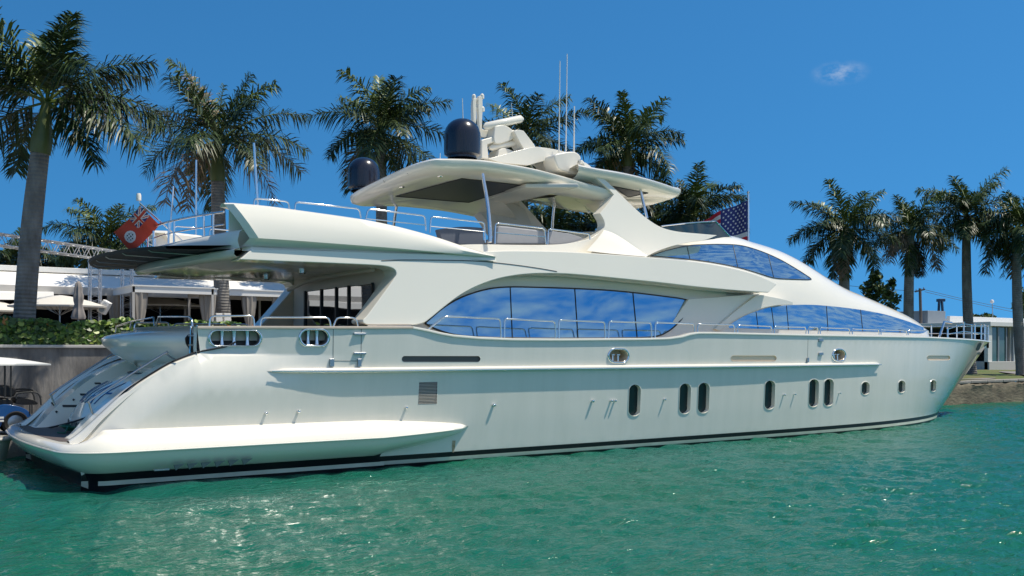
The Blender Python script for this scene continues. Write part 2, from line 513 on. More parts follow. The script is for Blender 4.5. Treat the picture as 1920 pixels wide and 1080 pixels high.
QUART = [(v.x, v.y) for v in cr(QUART, 6)]
def sheer(x): return table(SHEER, x)
def hull_top(x):
    return sheer(x) if x >= XB else table(QUART, x)
def shoulder(x, z):
    if x > 6: return 0
    zt = min(table(QUART, x), 2.66)
    k = smooth((6 - x) / 3.6)
    e = clamp(1 - (zt - z) / .85)
    lip = .05 * smooth((z - 2.66) / .03) * smooth((4.2 - x) / 1.2)
    return k * .30 * e * e + lip
def hy(x, z):
    xs = table(XST, z); s = clamp(x / xs, 0, 1)
    b = table(HB, z)
    p = lerp(4.5, 2.62, clamp(z / 3.2) ** .7); s0 = .40
    if s > s0: f = 1 - ((s - s0) / (1 - s0)) ** p
    else: f = 1 - .075 * ((s0 - s) / s0) ** 1.6
    return b * max(f, 0.) - shoulder(x, z)
def hull_at(px, py):
    y = -3.6
    for _ in range(14):
        q = onY(px, py, y); y = .5 * y + .5 * -hy(q.x, q.z)
    return q.x, q.z
def hpt(x, z, off=0):
    p = Vector((x, -hy(x, z), z))
    if off: p += hnorm(x, z) * off
    return p
def hnorm(x, z):
    e = .02
    a = Vector((2 * e, -(hy(x + e, z) - hy(x - e, z)), 0)); b = Vector((0, -(hy(x, z + e) - hy(x, z - e)), 2 * e))
    v = a.cross(b).normalized()
    return v if v.y < 0 else -v
def stadium(cx, cy, w, h, n=32, slant=0.):
    out = []
    r = min(w, h) / 2
    for i in range(n):
        a = 2 * math.pi * i / n
        x = r * math.cos(a); y = r * math.sin(a)
        x += (w / 2 - r) * (1 if math.cos(a) > 0 else -1) if w > h else 0
        y += (h / 2 - r) * (1 if math.sin(a) > 0 else -1) if h > w else 0
        out.append((cx + x - slant * y, cy + y))
    return out
PORTHOLES = [(1189.5, 750.5, 22, 59), (1284, 747.5, 21, 57), (1319, 746, 21, 57), (1443, 740.5, 19, 54), (1525.5, 737, 18, 52), (1553.5, 736, 17.5, 51),
             (1622.5, 728, 15, 24), (1690.5, 725, 13, 23), (1750, 723.5, 10.5, 22)]
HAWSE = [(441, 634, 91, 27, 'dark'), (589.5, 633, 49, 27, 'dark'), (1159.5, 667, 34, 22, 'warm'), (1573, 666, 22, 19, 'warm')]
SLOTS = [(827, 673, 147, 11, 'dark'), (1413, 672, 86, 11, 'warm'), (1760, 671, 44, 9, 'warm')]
VENT = [(786, 717), (820, 716), (819, 757), (784, 758)]
holes = []
def hole(pxs): return [hull_at(*p) for p in pxs]
PH = [hole(stadium(x, y, w, h, 36, .03)) for x, y, w, h in PORTHOLES]
HW = [hole(stadium(x, y, w, h, 36)) for x, y, w, h, k in HAWSE]
SL = [hole(stadium(x, y, w, h, 28)) for x, y, w, h, k in SLOTS]
VT = [hole(VENT)]
holes = PH + HW + SL + VT
def inside(p, poly):
    c = False; j = len(poly) - 1
    for i in range(len(poly)):
        a, b = poly[i], poly[j]
        if (a[1] > p[1]) != (b[1] > p[1]) and p[0] < (b[0] - a[0]) * (p[1] - a[1]) / (b[1] - a[1]) + a[0]: c = not c
        j = i
    return c
LEV = [.05, .14, .26]
def hull_side(with_holes):
    """outline in (x, z); column positions run along scaled stations so the stem is clean"""
    vs = []; ed = []
    def poly(pts, closed):
        o = len(vs); vs.extend(pts)
        ed.extend((o + i, o + (i + 1) % len(pts)) for i in range(len(pts) if closed else len(pts) - 1))
    # scaled coordinate u = x / xst(z) * 37
    U = lambda x, z: (x / table(XST, z) * 37, z)
    out = []
    zs = [-.8, -.4] + LEV + [.5, .8]
    x0 = QUART[0][0]
    out += [(0.001 * 0 + U(max(x0, .0) if z > .3 else .05, z)[0], z) for z in zs]
    top = [(x, z) for x, z in QUART] + [(x, z) for x, z in SHEER[:-3]]
    for x in (23, 25, 27, 29, 31, 33, 34.5, 35.7, 36.7, 37.5, 38.2, 38.7): top.append((x, sheer(x)))
    out += [U(x, z) for x, z in top]
    zz = 3.18
    while zz > -.8:
        out.append((37, zz)); zz -= .22
    out.append((37, -.8))
    for k in (30, 24, 18, 12, 6, 3, 1.5): out.append((k, -.8))
    O = out[:]
    poly(out, True)
    H = []
    if with_holes:
        for h in holes:
            hh = [U(x, z) for x, z in h]; H.append(hh); poly(hh, True)
    for z in LEV:
        poly([(.3 + .55 * i, z) for i in range(67)], False)
    for z in (2.63, 2.66, 2.70):
        poly([(2.62 + .25 * i, z) for i in range(12)], False)
    du, dz = .36, .17
    r = 0; z = -.7
    while z < 3.3:
        u = .2 + (r % 2) * du / 2
        while u < 37:
            if inside((u, z), O) and min(abs(z - l) for l in LEV) > .04:
                ok = True
                for hh in H:
                    if inside((u, z), hh): ok = False; break
                if ok: vs.append((u, z))
            u += du
        z += dz; r += 1
    V, E_, Fc, *_ = delaunay_2d_cdt([Vector(v) for v in vs], ed, [], 0, 1e-5)
    V = [tuple(v) for v in V]
    groups = [[], [], []]
    for f in Fc:
        c = (sum(V[i][0] for i in f) / 3, sum(V[i][1] for i in f) / 3)
        if not inside(c, O) or any(inside(c, hh) for hh in H): continue
        g = 2 if (c[1] < LEV[0] or LEV[1] < c[1] < LEV[2]) else 1 if c[1] < LEV[1] else 0
        groups[g].append(list(f))
    P = []; N = []
    for u, z in V:
        x = u / 37 * table(XST, z)
        P.append(hpt(x, z)); N.append(hnorm(min(x, table(XST, z) - .05), z))
    return P, N, groups
PS, NS, GS = hull_side(True)
PP, NP, GP = hull_side(False)
for gi, (nm, mt) in enumerate((('hull', HULLW), ('waterline_stripe', STRIPE), ('bottom_paint', BLACK))):
    vs = []; fs = []; ns = []; idx = {}
    for side, P, N, G in ((1, PS, NS, GS[gi]), (-1, PP, NP, GP[gi])):
        for f in G:
            ff = []
            for i in f:
                k = (side, i)
                if k not in idx:
                    idx[k] = len(vs)
                    vs.append((P[i].x, P[i].y * side, P[i].z)); ns.append((N[i].x, N[i].y * side, N[i].z))
                ff.append(idx[k])
            a, b, c = [Vector(vs[i]) for i in ff]
            if (b - a).cross(c - a).dot(Vector(ns[ff[0]])) < 0: ff.reverse()
            fs.append(ff)
    me = bpy.data.meshes.new(nm); me.from_pydata(vs, [], fs)
    me.polygons.foreach_set('use_smooth', [True] * len(fs))
    me.normals_split_custom_set_from_vertices(ns)
    child(nm, me, mt, yacht)

def centre(h):
    return sum(p[0] for p in h) / len(h), sum(p[1] for p in h) / len(h)
for i, h in enumerate(PH):
    cx, cz = centre(h); N = hnorm(cx, cz); dep = .13 if i < 6 else .11
    c3 = [hpt(x, z) for x, z in h]
    big = [p + (p - hpt(cx, cz)).normalized() * .012 - N * .001 for p in c3]
    m = MB(); m.grid([[p + N * .014 for p in c3], [p - N * dep for p in c3]], closed_u=True)
    m.grid([[p + N * .014 for p in c3], [p + N * .012 + (p - hpt(cx, cz)).normalized() * .022 for p in c3], [p - N * .002 + (p - hpt(cx, cz)).normalized() * .028 for p in c3]], closed_u=True)
    fr = m.build('porthole', WHITE, yacht, sharp=50)
    g = MB(); g.add([p - N * (dep - .01) for p in c3], [tuple(range(len(c3)))]); g.build('pane', PORTGLASS, fr)
for (cx_, cy_, w, h_, kind), h in zip(HAWSE, HW):
    cx, cz = centre(h); N = hnorm(cx, cz); c3 = [hpt(x, z) for x, z in h]; O = hpt(cx, cz)
    m = MB()
    rows = []
    for k in range(9):
        a = math.pi * k / 8
        rows.append([p + (p - O).normalized() * (.035 - .035 * math.cos(a)) + N * (.035 * math.sin(a)) for p in c3])
    m.grid(rows, closed_u=True)
    fr = m.build('fairlead', STEEL, yacht, sharp=60)
    g = MB(); g.grid([[p + N * .01 for p in c3], [p - N * .3 for p in c3]], closed_u=True)
    g.add([p - N * .3 for p in c3], [tuple(range(len(c3)))])
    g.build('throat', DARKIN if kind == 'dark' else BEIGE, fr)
    b = MB()
    hw = (c3[0] - O).length
    T = (c3[0] - O).normalized()
    sp = [-.5, 0.0, .55] if w > 60 else [-.4, .3]
    zlo = min(p.z for p in c3); zhi = max(p.z for p in c3)
    if kind == 'dark':
        for s in sp:
            q = O + T * (s * hw) - N * .12
            b.lathe((q.x, q.y, zlo - .02), [(.06, 0), (.035, (zhi - zlo) * .5), (.06, zhi - zlo + .04)], 14)
    else:
        for s in (-.35, .25):
            q = O + T * (s * hw) - N * .12
            b.lathe((q.x, q.y, zlo), [(.03, 0), (.03, (zhi - zlo) * .5), (.07, (zhi - zlo) * .55), (.07, (zhi - zlo) * .62), (.0, (zhi - zlo) * .66)], 12)
    b.build('roller', STEEL, fr)
for (cx_, cy_, w, h_, kind), h in zip(SLOTS, SL):
    cx, cz = centre(h); N = hnorm(cx, cz); c3 = [hpt(x, z) for x, z in h]
    m = MB(); m.grid([[p + N * .004 for p in c3], [p - N * .035 for p in c3]], closed_u=True)
    m.add([p - N * .035 for p in c3], [tuple(range(len(c3)))])
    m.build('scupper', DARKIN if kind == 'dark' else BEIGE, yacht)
# louvred engine-room vent
h = VT[0]; cx, cz = centre(h); N = hnorm(cx, cz); c3 = [hpt(x, z) for x, z in h]
m = MB(); m.grid([c3, [p - N * .08 for p in c3]], closed_u=True); m.add([p - N * .08 for p in c3], [(0, 1, 2, 3)])
v = m.build('vent', SEAM, yacht)
m = MB()
for k in range(15):
    t0 = (k + .12) / 15; t1 = (k + .62) / 15
    l0, r0, l1, r1 = c3[0].lerp(c3[3], t0), c3[1].lerp(c3[2], t0), c3[0].lerp(c3[3], t1), c3[1].lerp(c3[2], t1)
    m.add([l0 - N * .05, r0 - N * .05, r1 + N * .006, l1 + N * .006], [(0, 1, 2, 3)], 0, False)
m.build('louvre', WHITE, v)

# discharge nozzles along the topside
for px, py, s in [(498, 774, 1), (559, 771, 1.1), (761, 764, 1), (925, 759, 1.3), (1110, 751.5, 1.25), (1145, 751, 1), (1152, 751, 1), (1245, 748.5, .9), (1469, 740, .9), (1489, 739, .8), (1573, 737, .8)]:
    x, z = hull_at(px, py); N = hnorm(x, z); p = hpt(x, z)
    m = MB(); m.tube([p - N * .01, p + N * .045, p + N * .075, p + N * .085], [.028 * s, .034 * s, .03 * s, .012 * s], 10)
    m.build('discharge_nozzle', STEEL, yacht, sharp=60)

# rust run below the sponson tip
m = MB(); c = [hpt(*hull_at(a, b), .004) for a, b in ((848, 826), (854, 826), (853, 838), (851, 848), (848, 848), (847, 838))]
m.prism(c, Vector((0, .01, 0))); m.build('rust_stain', mat('rust', (.36, .24, .12), .7, noise=(.8, 9, (.6, .52, .4))), yacht)
# rub rail
def hull_path(px0, px1, fz, n):
    return [hpt(x, fz(x)) for x in [lerp(px0, px1, i / (n - 1)) for i in range(n)]]
ra = hull_at(500, 696); rb = hull_at(1651, 682.5)
n = 70; rows = []
prof = [(0, .062), (.05, .060), (.085, .040), (.098, 0), (.085, -.04), (.05, -.055), (0, -.058)]
for j, (o, dz) in enumerate(prof):
    r = []
    for i in range(n):
        t = i / (n - 1); x = lerp(ra[0], rb[0], t); z = lerp(ra[1], rb[1], t)
        k = math.sqrt(clamp(min(t * 38, (1 - t) * 60)))
        p = hpt(x, z + dz * k); r.append(p + hnorm(x, z) * o * (k if o else 1))
    rows.append(r)
m = MB(); m.grid(rows); m.mirror(True); rr = m.build('rub_rail', WHITE, yacht, sharp=50)
m = MB(); m.tube([hpt(lerp(ra[0], rb[0], t), lerp(ra[1], rb[1], t) - .018) + hnorm(lerp(ra[0], rb[0], t), ra[1]) * .092 for t in [.004 + .992 * i / 69 for i in range(70)]], .014, 6); m.mirror(True)
m.build('steel_band', STEEL, rr)

# bulwark cap, both sides to the bow
xs = [XB + .01] + [x for x, z in SHEER[1:-4]] + [18 + .8 * i for i in range(27)] + [39.0]
pts = []
for x in sorted(xs):
    pts.append((x, sheer(x)))
pp = []
for (x0, z0), (x1, z1) in zip(pts, pts[1:]):
    k = max(1, int((x1 - x0) / .35))
    pp += [(lerp(x0, x1, i / k), lerp(z0, z1, i / k)) for i in range(k)]
pp.append(pts[-1])
def cap_rows(sel):
    rows = []
    for o, dz in ((.0, -.05), (.035, -.04), (.04, -.01), (.03, .015), (-.02, .02), (-.17, .02), (-.20, 0), (-.20, -.3)):
        r = []
        for x, z in sel:
            y = hy(min(x, 38.9), min(z, 3.17)) + o
            r.append(Vector((x + (.1 * o if x > 38.5 else 0), -max(y, .0), z + dz)))
        rows.append(r)
    return rows
m = MB(); m.grid(cap_rows([p for p in pp if p[0] < 7.6])); m.mirror(True); m.build('bulwark_cap', CAPW, yacht, sharp=60)
m = MB(); m.grid(cap_rows([p for p in pp if p[0] >= 7.25])); m.mirror(True); m.build('bulwark_cap', WHITE, yacht, sharp=60)
# deck inside the bulwarks
m = MB()
dl = [2.3 + .8 * i for i in range(46)]
m.grid([[Vector((x, s * max(hy(x, 2.6) - .12, .0), 2.62 if x > 6 else 2.5)) for x in dl] for s in (-1, -.5, 0, .5, 1)])
m.build('main_deck', DECKW, yacht)
# gate seams, hinges
m = MB()
def seam(pts, r=.006):
    q = []
    for (a, b), (c, d) in zip(pts, pts[1:]):
        q += [(lerp(a, c, i / 8), lerp(b, d, i / 8)) for i in range(8)]
    q.append(pts[-1])
    m.tube([hpt(*hull_at(*p)) for p in q], r, 5)
seam([(625, 616), (624.5, 673), (627, 676.5), (674, 677), (677, 674), (677.5, 616)])
m.build('gate_seam', SEAM, yacht); m = MB()
seam([(1515, 635), (1514, 676)])
m.build('gate_seam', SEAM, yacht)
for px, py, w, h_ in [(674, 626, 20, 4), (674, 662.5, 20, 4), (621.5, 680, 7, 15), (673, 680, 6, 15), (1538, 638, 10, 5), (1538, 663.5, 10, 5), (1513.5, 675, 4, 9)]:
    x, z = hull_at(px, py); p = hpt(x, z); N = hnorm(x, z)
    dx = w / F * (p - CAM).dot(AX) / .80; dz = h_ / F * (p - CAM).dot(AX)
    m = MB(); m.box(p + N * .022, (dx, .05, dz)); m.build('gate_bracket', DSTEEL, yacht, bevel=.008)

# ------------------------------------------------------------------ sponson ring + swim platform
m = MB()
path = []            # (outer xy, inward dir, tip factor, aft factor)
for i in range(30):
    x = lerp(9.05, .55, i / 29)
    path.append((Vector((x, -3.97)), Vector((0, 1)), clamp((9.05 - x) / 2.6) ** .55 if x > 6.45 else 1., 0.))
for i in range(1, 9):
    a = math.pi / 2 * i / 9
    path.append((Vector((.55 - .95 * math.sin(a), -3.02 - .95 * math.cos(a))), Vector((math.sin(a), math.cos(a))), 1., smooth((i - 1.5) / 5)))
for i in range(1, 13):
    y = lerp(-3.02, 0, i / 12)
    path.append((Vector((-.40 - .16 * (1 - (y / 3.02) ** 2), y)), Vector((1, 0)), 1., 1.))
prof = [(.62, 1.16), (.42, 1.12), (.20, 1.05), (.07, .94), (.0, .80), (-.02, .755), (.0, .71), (.03, .63), (.15, .47), (.45, .30), (.52, .15), (.54, .05), (.6, -.5)]
rows = []
for j, (d, z) in enumerate(prof):
    r = []
    for xy, inn, tip, aft in path:
        zz = z
        if j < 5: zz = lerp(z, (.90, .90, .90, .885, .80)[j], aft)
        zt = .88
        dd = d
        if tip < 1:
            hyv = hy(xy.x, .88) - .02
            y = -lerp(hyv, 3.97 - d, tip)
            if j >= 9: r.append(Vector((xy.x, -min(hy(xy.x, zz) - .02, 3.97 - d), lerp(zt, zz, tip) if j == 9 else zz))); continue
            r.append(Vector((xy.x, y, lerp(zt, zz, tip)))); continue
        q = xy + inn * dd
        r.append(Vector((q.x, q.y, zz)))
    rows.append(r)
m = MB(); m.grid(rows[:10]); m.mirror(); sp = m.build('sponson', WHITE, yacht, sharp=50)
m = MB(); m.grid(rows[9:]); m.mirror(); m.build('sponson_bottom', BLACK, yacht)
m = MB()
m.tube([p + Vector((0, -.015, 0)) if i < 30 else p for i, p in enumerate(rows[5])][2:], .022, 6); m.mirror(True); m.build('rub_strip', WHITE, sp)
# white stripe under the sponson
m = MB(); st = []
for z in (.05, .14):
    st.append([(Vector((xy.x, xy.y, z)) + Vector((inn.x, inn.y, 0)) * .515) for xy, inn, tip, aft in path[8:33]])
m.grid(st); m.mirror(True); m.build('waterline_stripe', STRIPE, yacht)
# exhaust vanes under the sponson
for k in range(6):
    px = 335 + k * 25.5; py = 873 - k * 2.0
    a = onY(px - 9, py - 1, -3.90); b = onY(px + 11, py - 3.5, -3.90); c = onY(px - 5, py + 9, -3.84)
    m = MB(); m.prism([a, b, c], Vector((0, .04, 0))); m.build('exhaust_vane', mat('vane_grey', (.20, .20, .22), .6), yacht)
m = MB(); q = onY(303, 880.5, -3.86); m.box(q, (.3, .05, .035)); m.build('exhaust_flange', DSTEEL, yacht)
# platform deck and teak
m = MB(); m.grid([[Vector((x, y, .90)) for x in (.1, 1.0, 2.2)] for y in (-3.2, 0, 3.2)]); plat = m.build('swim_platform', WHITE, yacht)
m = MB()
ys = [-3.0 + .5 * i for i in range(13)]
m.grid([[Vector((lerp(-.17 - .16 * (1 - (y / 3.02) ** 2) + (.35 if abs(y) > 2.9 else 0), 1.5, t), y, .906)) for t in (0, .33, .66, 1)] for y in ys])
m.build('teak_deck', TEAK, plat)
# quarter wings: flat top and inner face, both sides
ins = .26
qx = [(x, z) for x, z in QUART]
o0 = [Vector((x, -hy(x, z), z)) for x, z in qx]
o1 = [Vector((x, -hy(x, z) + .06, z + .03)) for x, z in qx]
o2 = [Vector((x, -hy(x, z) + ins, z + .02)) for x, z in qx]
m = MB(); m.grid([o0, o1, o2, [p + Vector((0, .1, -.08)) for p in o2]])
# bulwark end above the wing
e = [hpt(XB, z) for z in (2.62, 2.8, 3.0, 3.15, 3.27)]
m.grid([e, [p + Vector((.0, .22, 0)) for p in e]])
m.mirror(True); m.build('quarter_wing', WHITE, yacht, sharp=50)
# stair ramps beside the transom door
RP = [(.0, .90), (.14, 1.0), (.50, 1.40), (1.12, 1.94), (1.6, 2.25), (2.1, 2.48), (2.6, 2.6)]
m = MB(); m.grid([[Vector((x, y, z)) for x, z in [tuple(v) for v in cr(RP, 4)]] for y in (-3.2, -2.6, -1.75)])
m.grid([[Vector((x, -1.75, z)) for x, z in [tuple(v) for v in cr(RP, 4)]], [Vector((x, -1.70, .88)) for x, z in [tuple(v) for v in cr(RP, 4)]]]); m.mirror(True)
ramp = m.build('stair_moulding', WHITE, yacht)
RAMP = MB(); RAMP.grid([[Vector((x, y, z)) for x, z in [tuple(v) for v in cr(RP, 4)]] for y in (1.75, 3.4)])
RAMP.grid([[Vector((x, 1.75, z)) for x, z in [tuple(v) for v in cr(RP, 4)]], [Vector((x, 1.70, .88)) for x, z in [tuple(v) for v in cr(RP, 4)]]])
bv = BVHTree.FromPolygons([Vector(v) for v in RAMP.v], RAMP.f)
def hit(bvh, px, py, off=0.):
    d = ray(px, py).normalized()
    p, nn, i, t = bvh.ray_cast(CAM, d)
    if p is None: return None
    if nn.dot(d) > 0: nn = -nn
    return p + nn * off
for x0, x1, y, h_ in [(81, 154, 783, 3), (117, 172, 760.5, 3), (150, 174, 739, 2.5), (177, 188, 718, 2)]:
    q = [hit(bv, x0, y - h_ / 2, .006), hit(bv, x1, y - h_ / 2, .006), hit(bv, x1, y + h_ / 2, .006), hit(bv, x0, y + h_ / 2, .006)]
    if all(q):
        m = MB(); m.prism(q, Vector((.02, -.01, -.02))); m.build('step_slot', SEAM, ramp)
for px, py in [(107, 773), (139, 750.5), (99, 757), (102, 760)]:
    q = hit(bv, px, py, .005)
    if q:
        m = MB(); m.tube([q, q + Vector((-.03, 0, .03))], [.03, .02], 8); m.build('deck_fitting', SEAM, ramp)

# ------------------------------------------------------------------ transom: aft bulwark moulding + garage door
def trow(x, z, w, bow, n=21, wz=0.):
    return [Vector((x - bow * (1 - (abs(y) / w) ** 2.4), y, z + wz * (1 - (y / w) ** 2))) for y in [lerp(-w, w, i / (n - 1)) for i in range(n)]]
rows = [trow(2.95, 3.2, 2.4, .75), trow(2.88, 3.27, 2.45, .8), trow(2.55, 3.17, 2.5, .95), trow(2.36, 3.10, 2.56, 1.05), trow(2.30, 3.03, 2.57, 1.06), trow(2.32, 2.90, 2.57, 1.04), trow(2.50, 2.66, 2.54, .95), trow(2.74, 2.45, 2.44, .82), trow(2.84, 2.35, 2.36, .74), trow(2.82, 2.28, 2.2, .73), trow(2.72, 2.22, 2.05, .78)]
m = MB(); m.grid(rows)
m.grid([[Vector((2.55, s * 2.3, z)) for z in (2.4, 3.22)] + [] for s in (-1, -1.01)])
m.build('aft_moulding', WHITE, yacht, sharp=60)
m = MB(); m.grid([trow(2.86, 3.265, 2.40, .81), trow(2.83, 3.31, 2.42, .82), trow(2.96, 3.32, 2.35, .8), trow(3.1, 3.27, 2.3, .8)]); m.build('moulding_cap', CAPW, yacht)
rows = [trow(2.70, 2.23, 2.04, .82), trow(2.35, 2.08, 2.02, .86), trow(1.75, 1.78, 1.98, .8), trow(1.25, 1.36, 1.92, .62), trow(1.0, 1.12, 1.86, .48), trow(.98, .90, 1.84, .44)]
rows = [[Vector(v) for v in r] for r in zip(*[cr(c, 4) for c in zip(*rows)])]
m = MB(); m.grid(rows)
for k in (0, -1):
    edge = [r[k] for r in rows]; m.grid([edge, [p + Vector((.7, 0, -.35)) for p in edge]])
door = m.build('transom_door', WHITE, yacht, sharp=50)
dbv = BVHTree.FromPolygons([Vector(v) for v in m.v], m.f)
m = MB(); m.tube([p + Vector((-.01, 0, .012)) for p in trow(2.69, 2.22, 2.04, .84)], .014, 6); m.build('door_seam', SEAM, door)
def wrap_text(body, size, y0, z0, nm, mt, squeeze=1., extr=.012, slant=0.):
    me = text_mesh(body, size, 0.004, slant)
    bm = bmesh.new(); bm.from_mesh(me)
    bmesh.ops.subdivide_edges(bm, edges=[e for e in bm.edges if e.calc_length() > .12], cuts=2)
    for v in bm.verts:
        y = y0 - v.co.x * squeeze      # reads left to right seen from astern
        z = z0 + v.co.y
        p, nn, i, t = dbv.ray_cast(Vector((-3, y, z)), Vector((1, 0, 0)))
        if p is not None: v.co = p + Vector((-1, 0, .7)).normalized() * (.006 + (v.co.z + .004) * 1.2)
    bmesh.ops.recalc_face_normals(bm, faces=bm.faces)
    bm.to_mesh(me); bm.free()
    return child(nm, me, mt, door)
wrap_text('RUAH', .74, -.1, 1.76, 'name_lettering', BLUELET, 1.0, slant=.25)
wrap_text('GEORGE TOWN', .20, .35, 1.06, 'port_lettering', SEAM, 1.35)
# hand rails on the ramps
for s in (1, -1):
    m = MB(); m.tube(cr([(.62, s * 2.05, 1.20), (.45, s * 2.08, 1.62), (.56, s * 2.1, 1.78), (1.9, s * 2.25, 2.66), (2.0, s * 2.25, 2.68), (2.12, s * 2.2, 2.60), (2.45, s * 2.1, 2.44)], 6), .022, 8)
    m.build('hand_rail', DSTEEL, yacht, sharp=60)

# ------------------------------------------------------------------ superstructure
def px2(pts, f):            # smooth a pixel contour (corner-marked tuples allowed) then place it
    return [f(p.x, p.y) for p in cr(pts, 5, closed=True)]
def plate(name, pts, plane, thick, mt, bevel=.04, parent=None, both=True, sm=True, seg=3, sharp=40):
    y0, z0, k = plane
    c = px2(pts, lambda a, b: lean(a, b, y0, z0, k)) if sm else [lean(p[0], p[1], y0, z0, k) for p in pts]
    m = MB(); m.prism(c, thick if isinstance(thick, list) else Vector((0, thick, 0)))
    o = m.build(name, mt, parent or yacht, sharp=sharp, bevel=bevel, seg=seg)
    r = [o]
    if both:
        m2 = MB(); m2.v = [(x, -y, z) for x, y, z in m.v]; m2.f = [list(reversed(f)) for f in m.f]; m2.m = m.m; m2.smooth = m.smooth
        r.append(m2.build(name, mt, parent or yacht, sharp=sharp, bevel=bevel, seg=seg))
    return r

# forward coachroof and wheelhouse shell: one smooth loft
RIDGE_PX = [(1345, 440), (1380, 450), (1430, 465), (1470, 484), (1520, 514), (1560, 535), (1600, 550), (1650, 568), (1700, 587), (1730, 601), (1752, 615)]
RIDGE = [(12.5, 6.15), (15, 6.4), (17.5, 6.62), (19.2, 6.70)] + [(p.x, p.z) for p in [onY(a, b, -.75) for a, b in RIDGE_PX]]
RIDGE = [(v.x, v.y) for v in cr(RIDGE, 5)]
WD = [(12.5, 2.86), (16, 2.86), (19, 2.84), (22, 2.70), (25, 2.42), (28, 1.96), (31, 1.32), (33, .78), (33.9, .35)]
WD = [(v.x, v.y) for v in cr(WD, 5)]
NT = 26
def shell_row(x):
    w = table(WD, x); h = table(RIDGE, x); zd = 2.75
    r = []
    bb = lerp(.88, .78, clamp((x - 18) / 8))
    for i in range(NT):
        th = math.pi / 2 * i / (NT - 1)
        y = w * max(math.cos(th), 0) ** .50; z = zd + (h - zd) * math.sin(th) ** bb
        r.append(Vector((x, -y, z)))
    return r
xs = [12.5 + .32 * i for i in range(66)] + [33.6, 33.75]
rows = [shell_row(x) for x in xs]
rows.append([Vector((33.85, -.0, p.z * .9 + .3)) for p in rows[-1]])
m = MB(); m.grid(rows); SHELL = BVHTree.FromPolygons([Vector(v) for v in m.v], m.f)
m.mirror(); m.build('wheelhouse_shell', WHITE, yacht, sharp=80)

def conform(name, pts, bvh, mt, parent, off=.012, step=5., both=True, edge=None, fallback=None):
    """glass laid on a curved shell: the outline and a fine grid inside it, each point cast onto the shell"""
    C = [p for p in cr(pts, 5, closed=True)]
    n = len(C); vs = [Vector((p.x, p.y)) for p in C]
    xs_ = [p.x for p in C]; ys_ = [p.y for p in C]
    y = min(ys_) + step * .5
    while y < max(ys_):
        x = min(xs_) + step * .5
        while x < max(xs_):
            if inside((x, y), [(p.x, p.y) for p in C]): vs.append(Vector((x, y)))
            x += step
        y += step
    V, E_, Fc, *_ = delaunay_2d_cdt(vs, [(i, (i + 1) % n) for i in range(n)], [], 1, 1e-4)
    P = [hit(bvh, v.x, v.y, off) for v in V]
    ok = [p is not None for p in P]
    m = MB(); m.add([p or Vector() for p in P], [f for f in Fc if all(ok[i] for i in f)])
    m2 = [MB() for _ in range(1)][0]
    o = m.build(name, mt, parent, sharp=180)
    if both:
        m2.v = [(x, -y, z) for x, y, z in m.v]; m2.f = [list(reversed(f)) for f in m.f]; m2.m = m.m; m2.smooth = m.smooth
        m2.build(name, mt, parent, sharp=180)
    # thin dark gasket round the outline
    loop = [hit(bvh, v.x, v.y, off) for v in C]
    if all(loop):
        g = MB(); g.tube(loop + [loop[0]], .014, 5, caps=False); g.build('gasket', SEAM, o, sharp=180)
    return o
def bars(o, lines, bvh, off=.016, r=.010):
    for a, b in lines:
        pts = [hit(bvh, lerp(a[0], b[0], i / 8), lerp(a[1], b[1], i / 8), off) for i in range(9)]
        pts = [p for p in pts if p]
        if len(pts) > 2:
            m = MB(); m.tube(pts, r, 5); m.build('mullion', SEAM, o)
WH = [(1219, 480, 'c'), (1240, 473), (1262, 467), (1290, 461), (1320, 459), (1355, 458.5), (1390, 461), (1425, 471), (1460, 486), (1490, 503), (1512, 517), (1519, 522), (1517, 524.5), (1480, 523.5), (1450, 521), (1420, 512), (1385, 502), (1340, 493), (1300, 487.5), (1255, 483)]
o = conform('wheelhouse_window', WH, SHELL, BLUEGLASS, yacht)
bars(o, [((1288, 463), (1293, 486)), ((1374, 460), (1383, 502)), ((1440, 478), (1450, 520))], SHELL)
FW = [(1359, 614.5, 'c'), (1372, 606), (1392, 594), (1415, 584.5), (1440, 577), (1465, 573), (1495, 571.5), (1530, 572), (1575, 576), (1620, 582), (1660, 590), (1700, 602), (1728, 613), (1737, 617.5), (1734, 622.5), (1722, 625), (1690, 623.5), (1600, 621), (1500, 618), (1420, 616.5)]
o = conform('forward_window', FW, SHELL, BLUEGLASS, yacht)
bars(o, [((1417, 585), (1421, 616)), ((1446, 577), (1451, 617)), ((1474, 573), (1478, 618)), ((1549, 574), (1552, 620)), ((1613, 581), (1617, 621))], SHELL, r=.012)

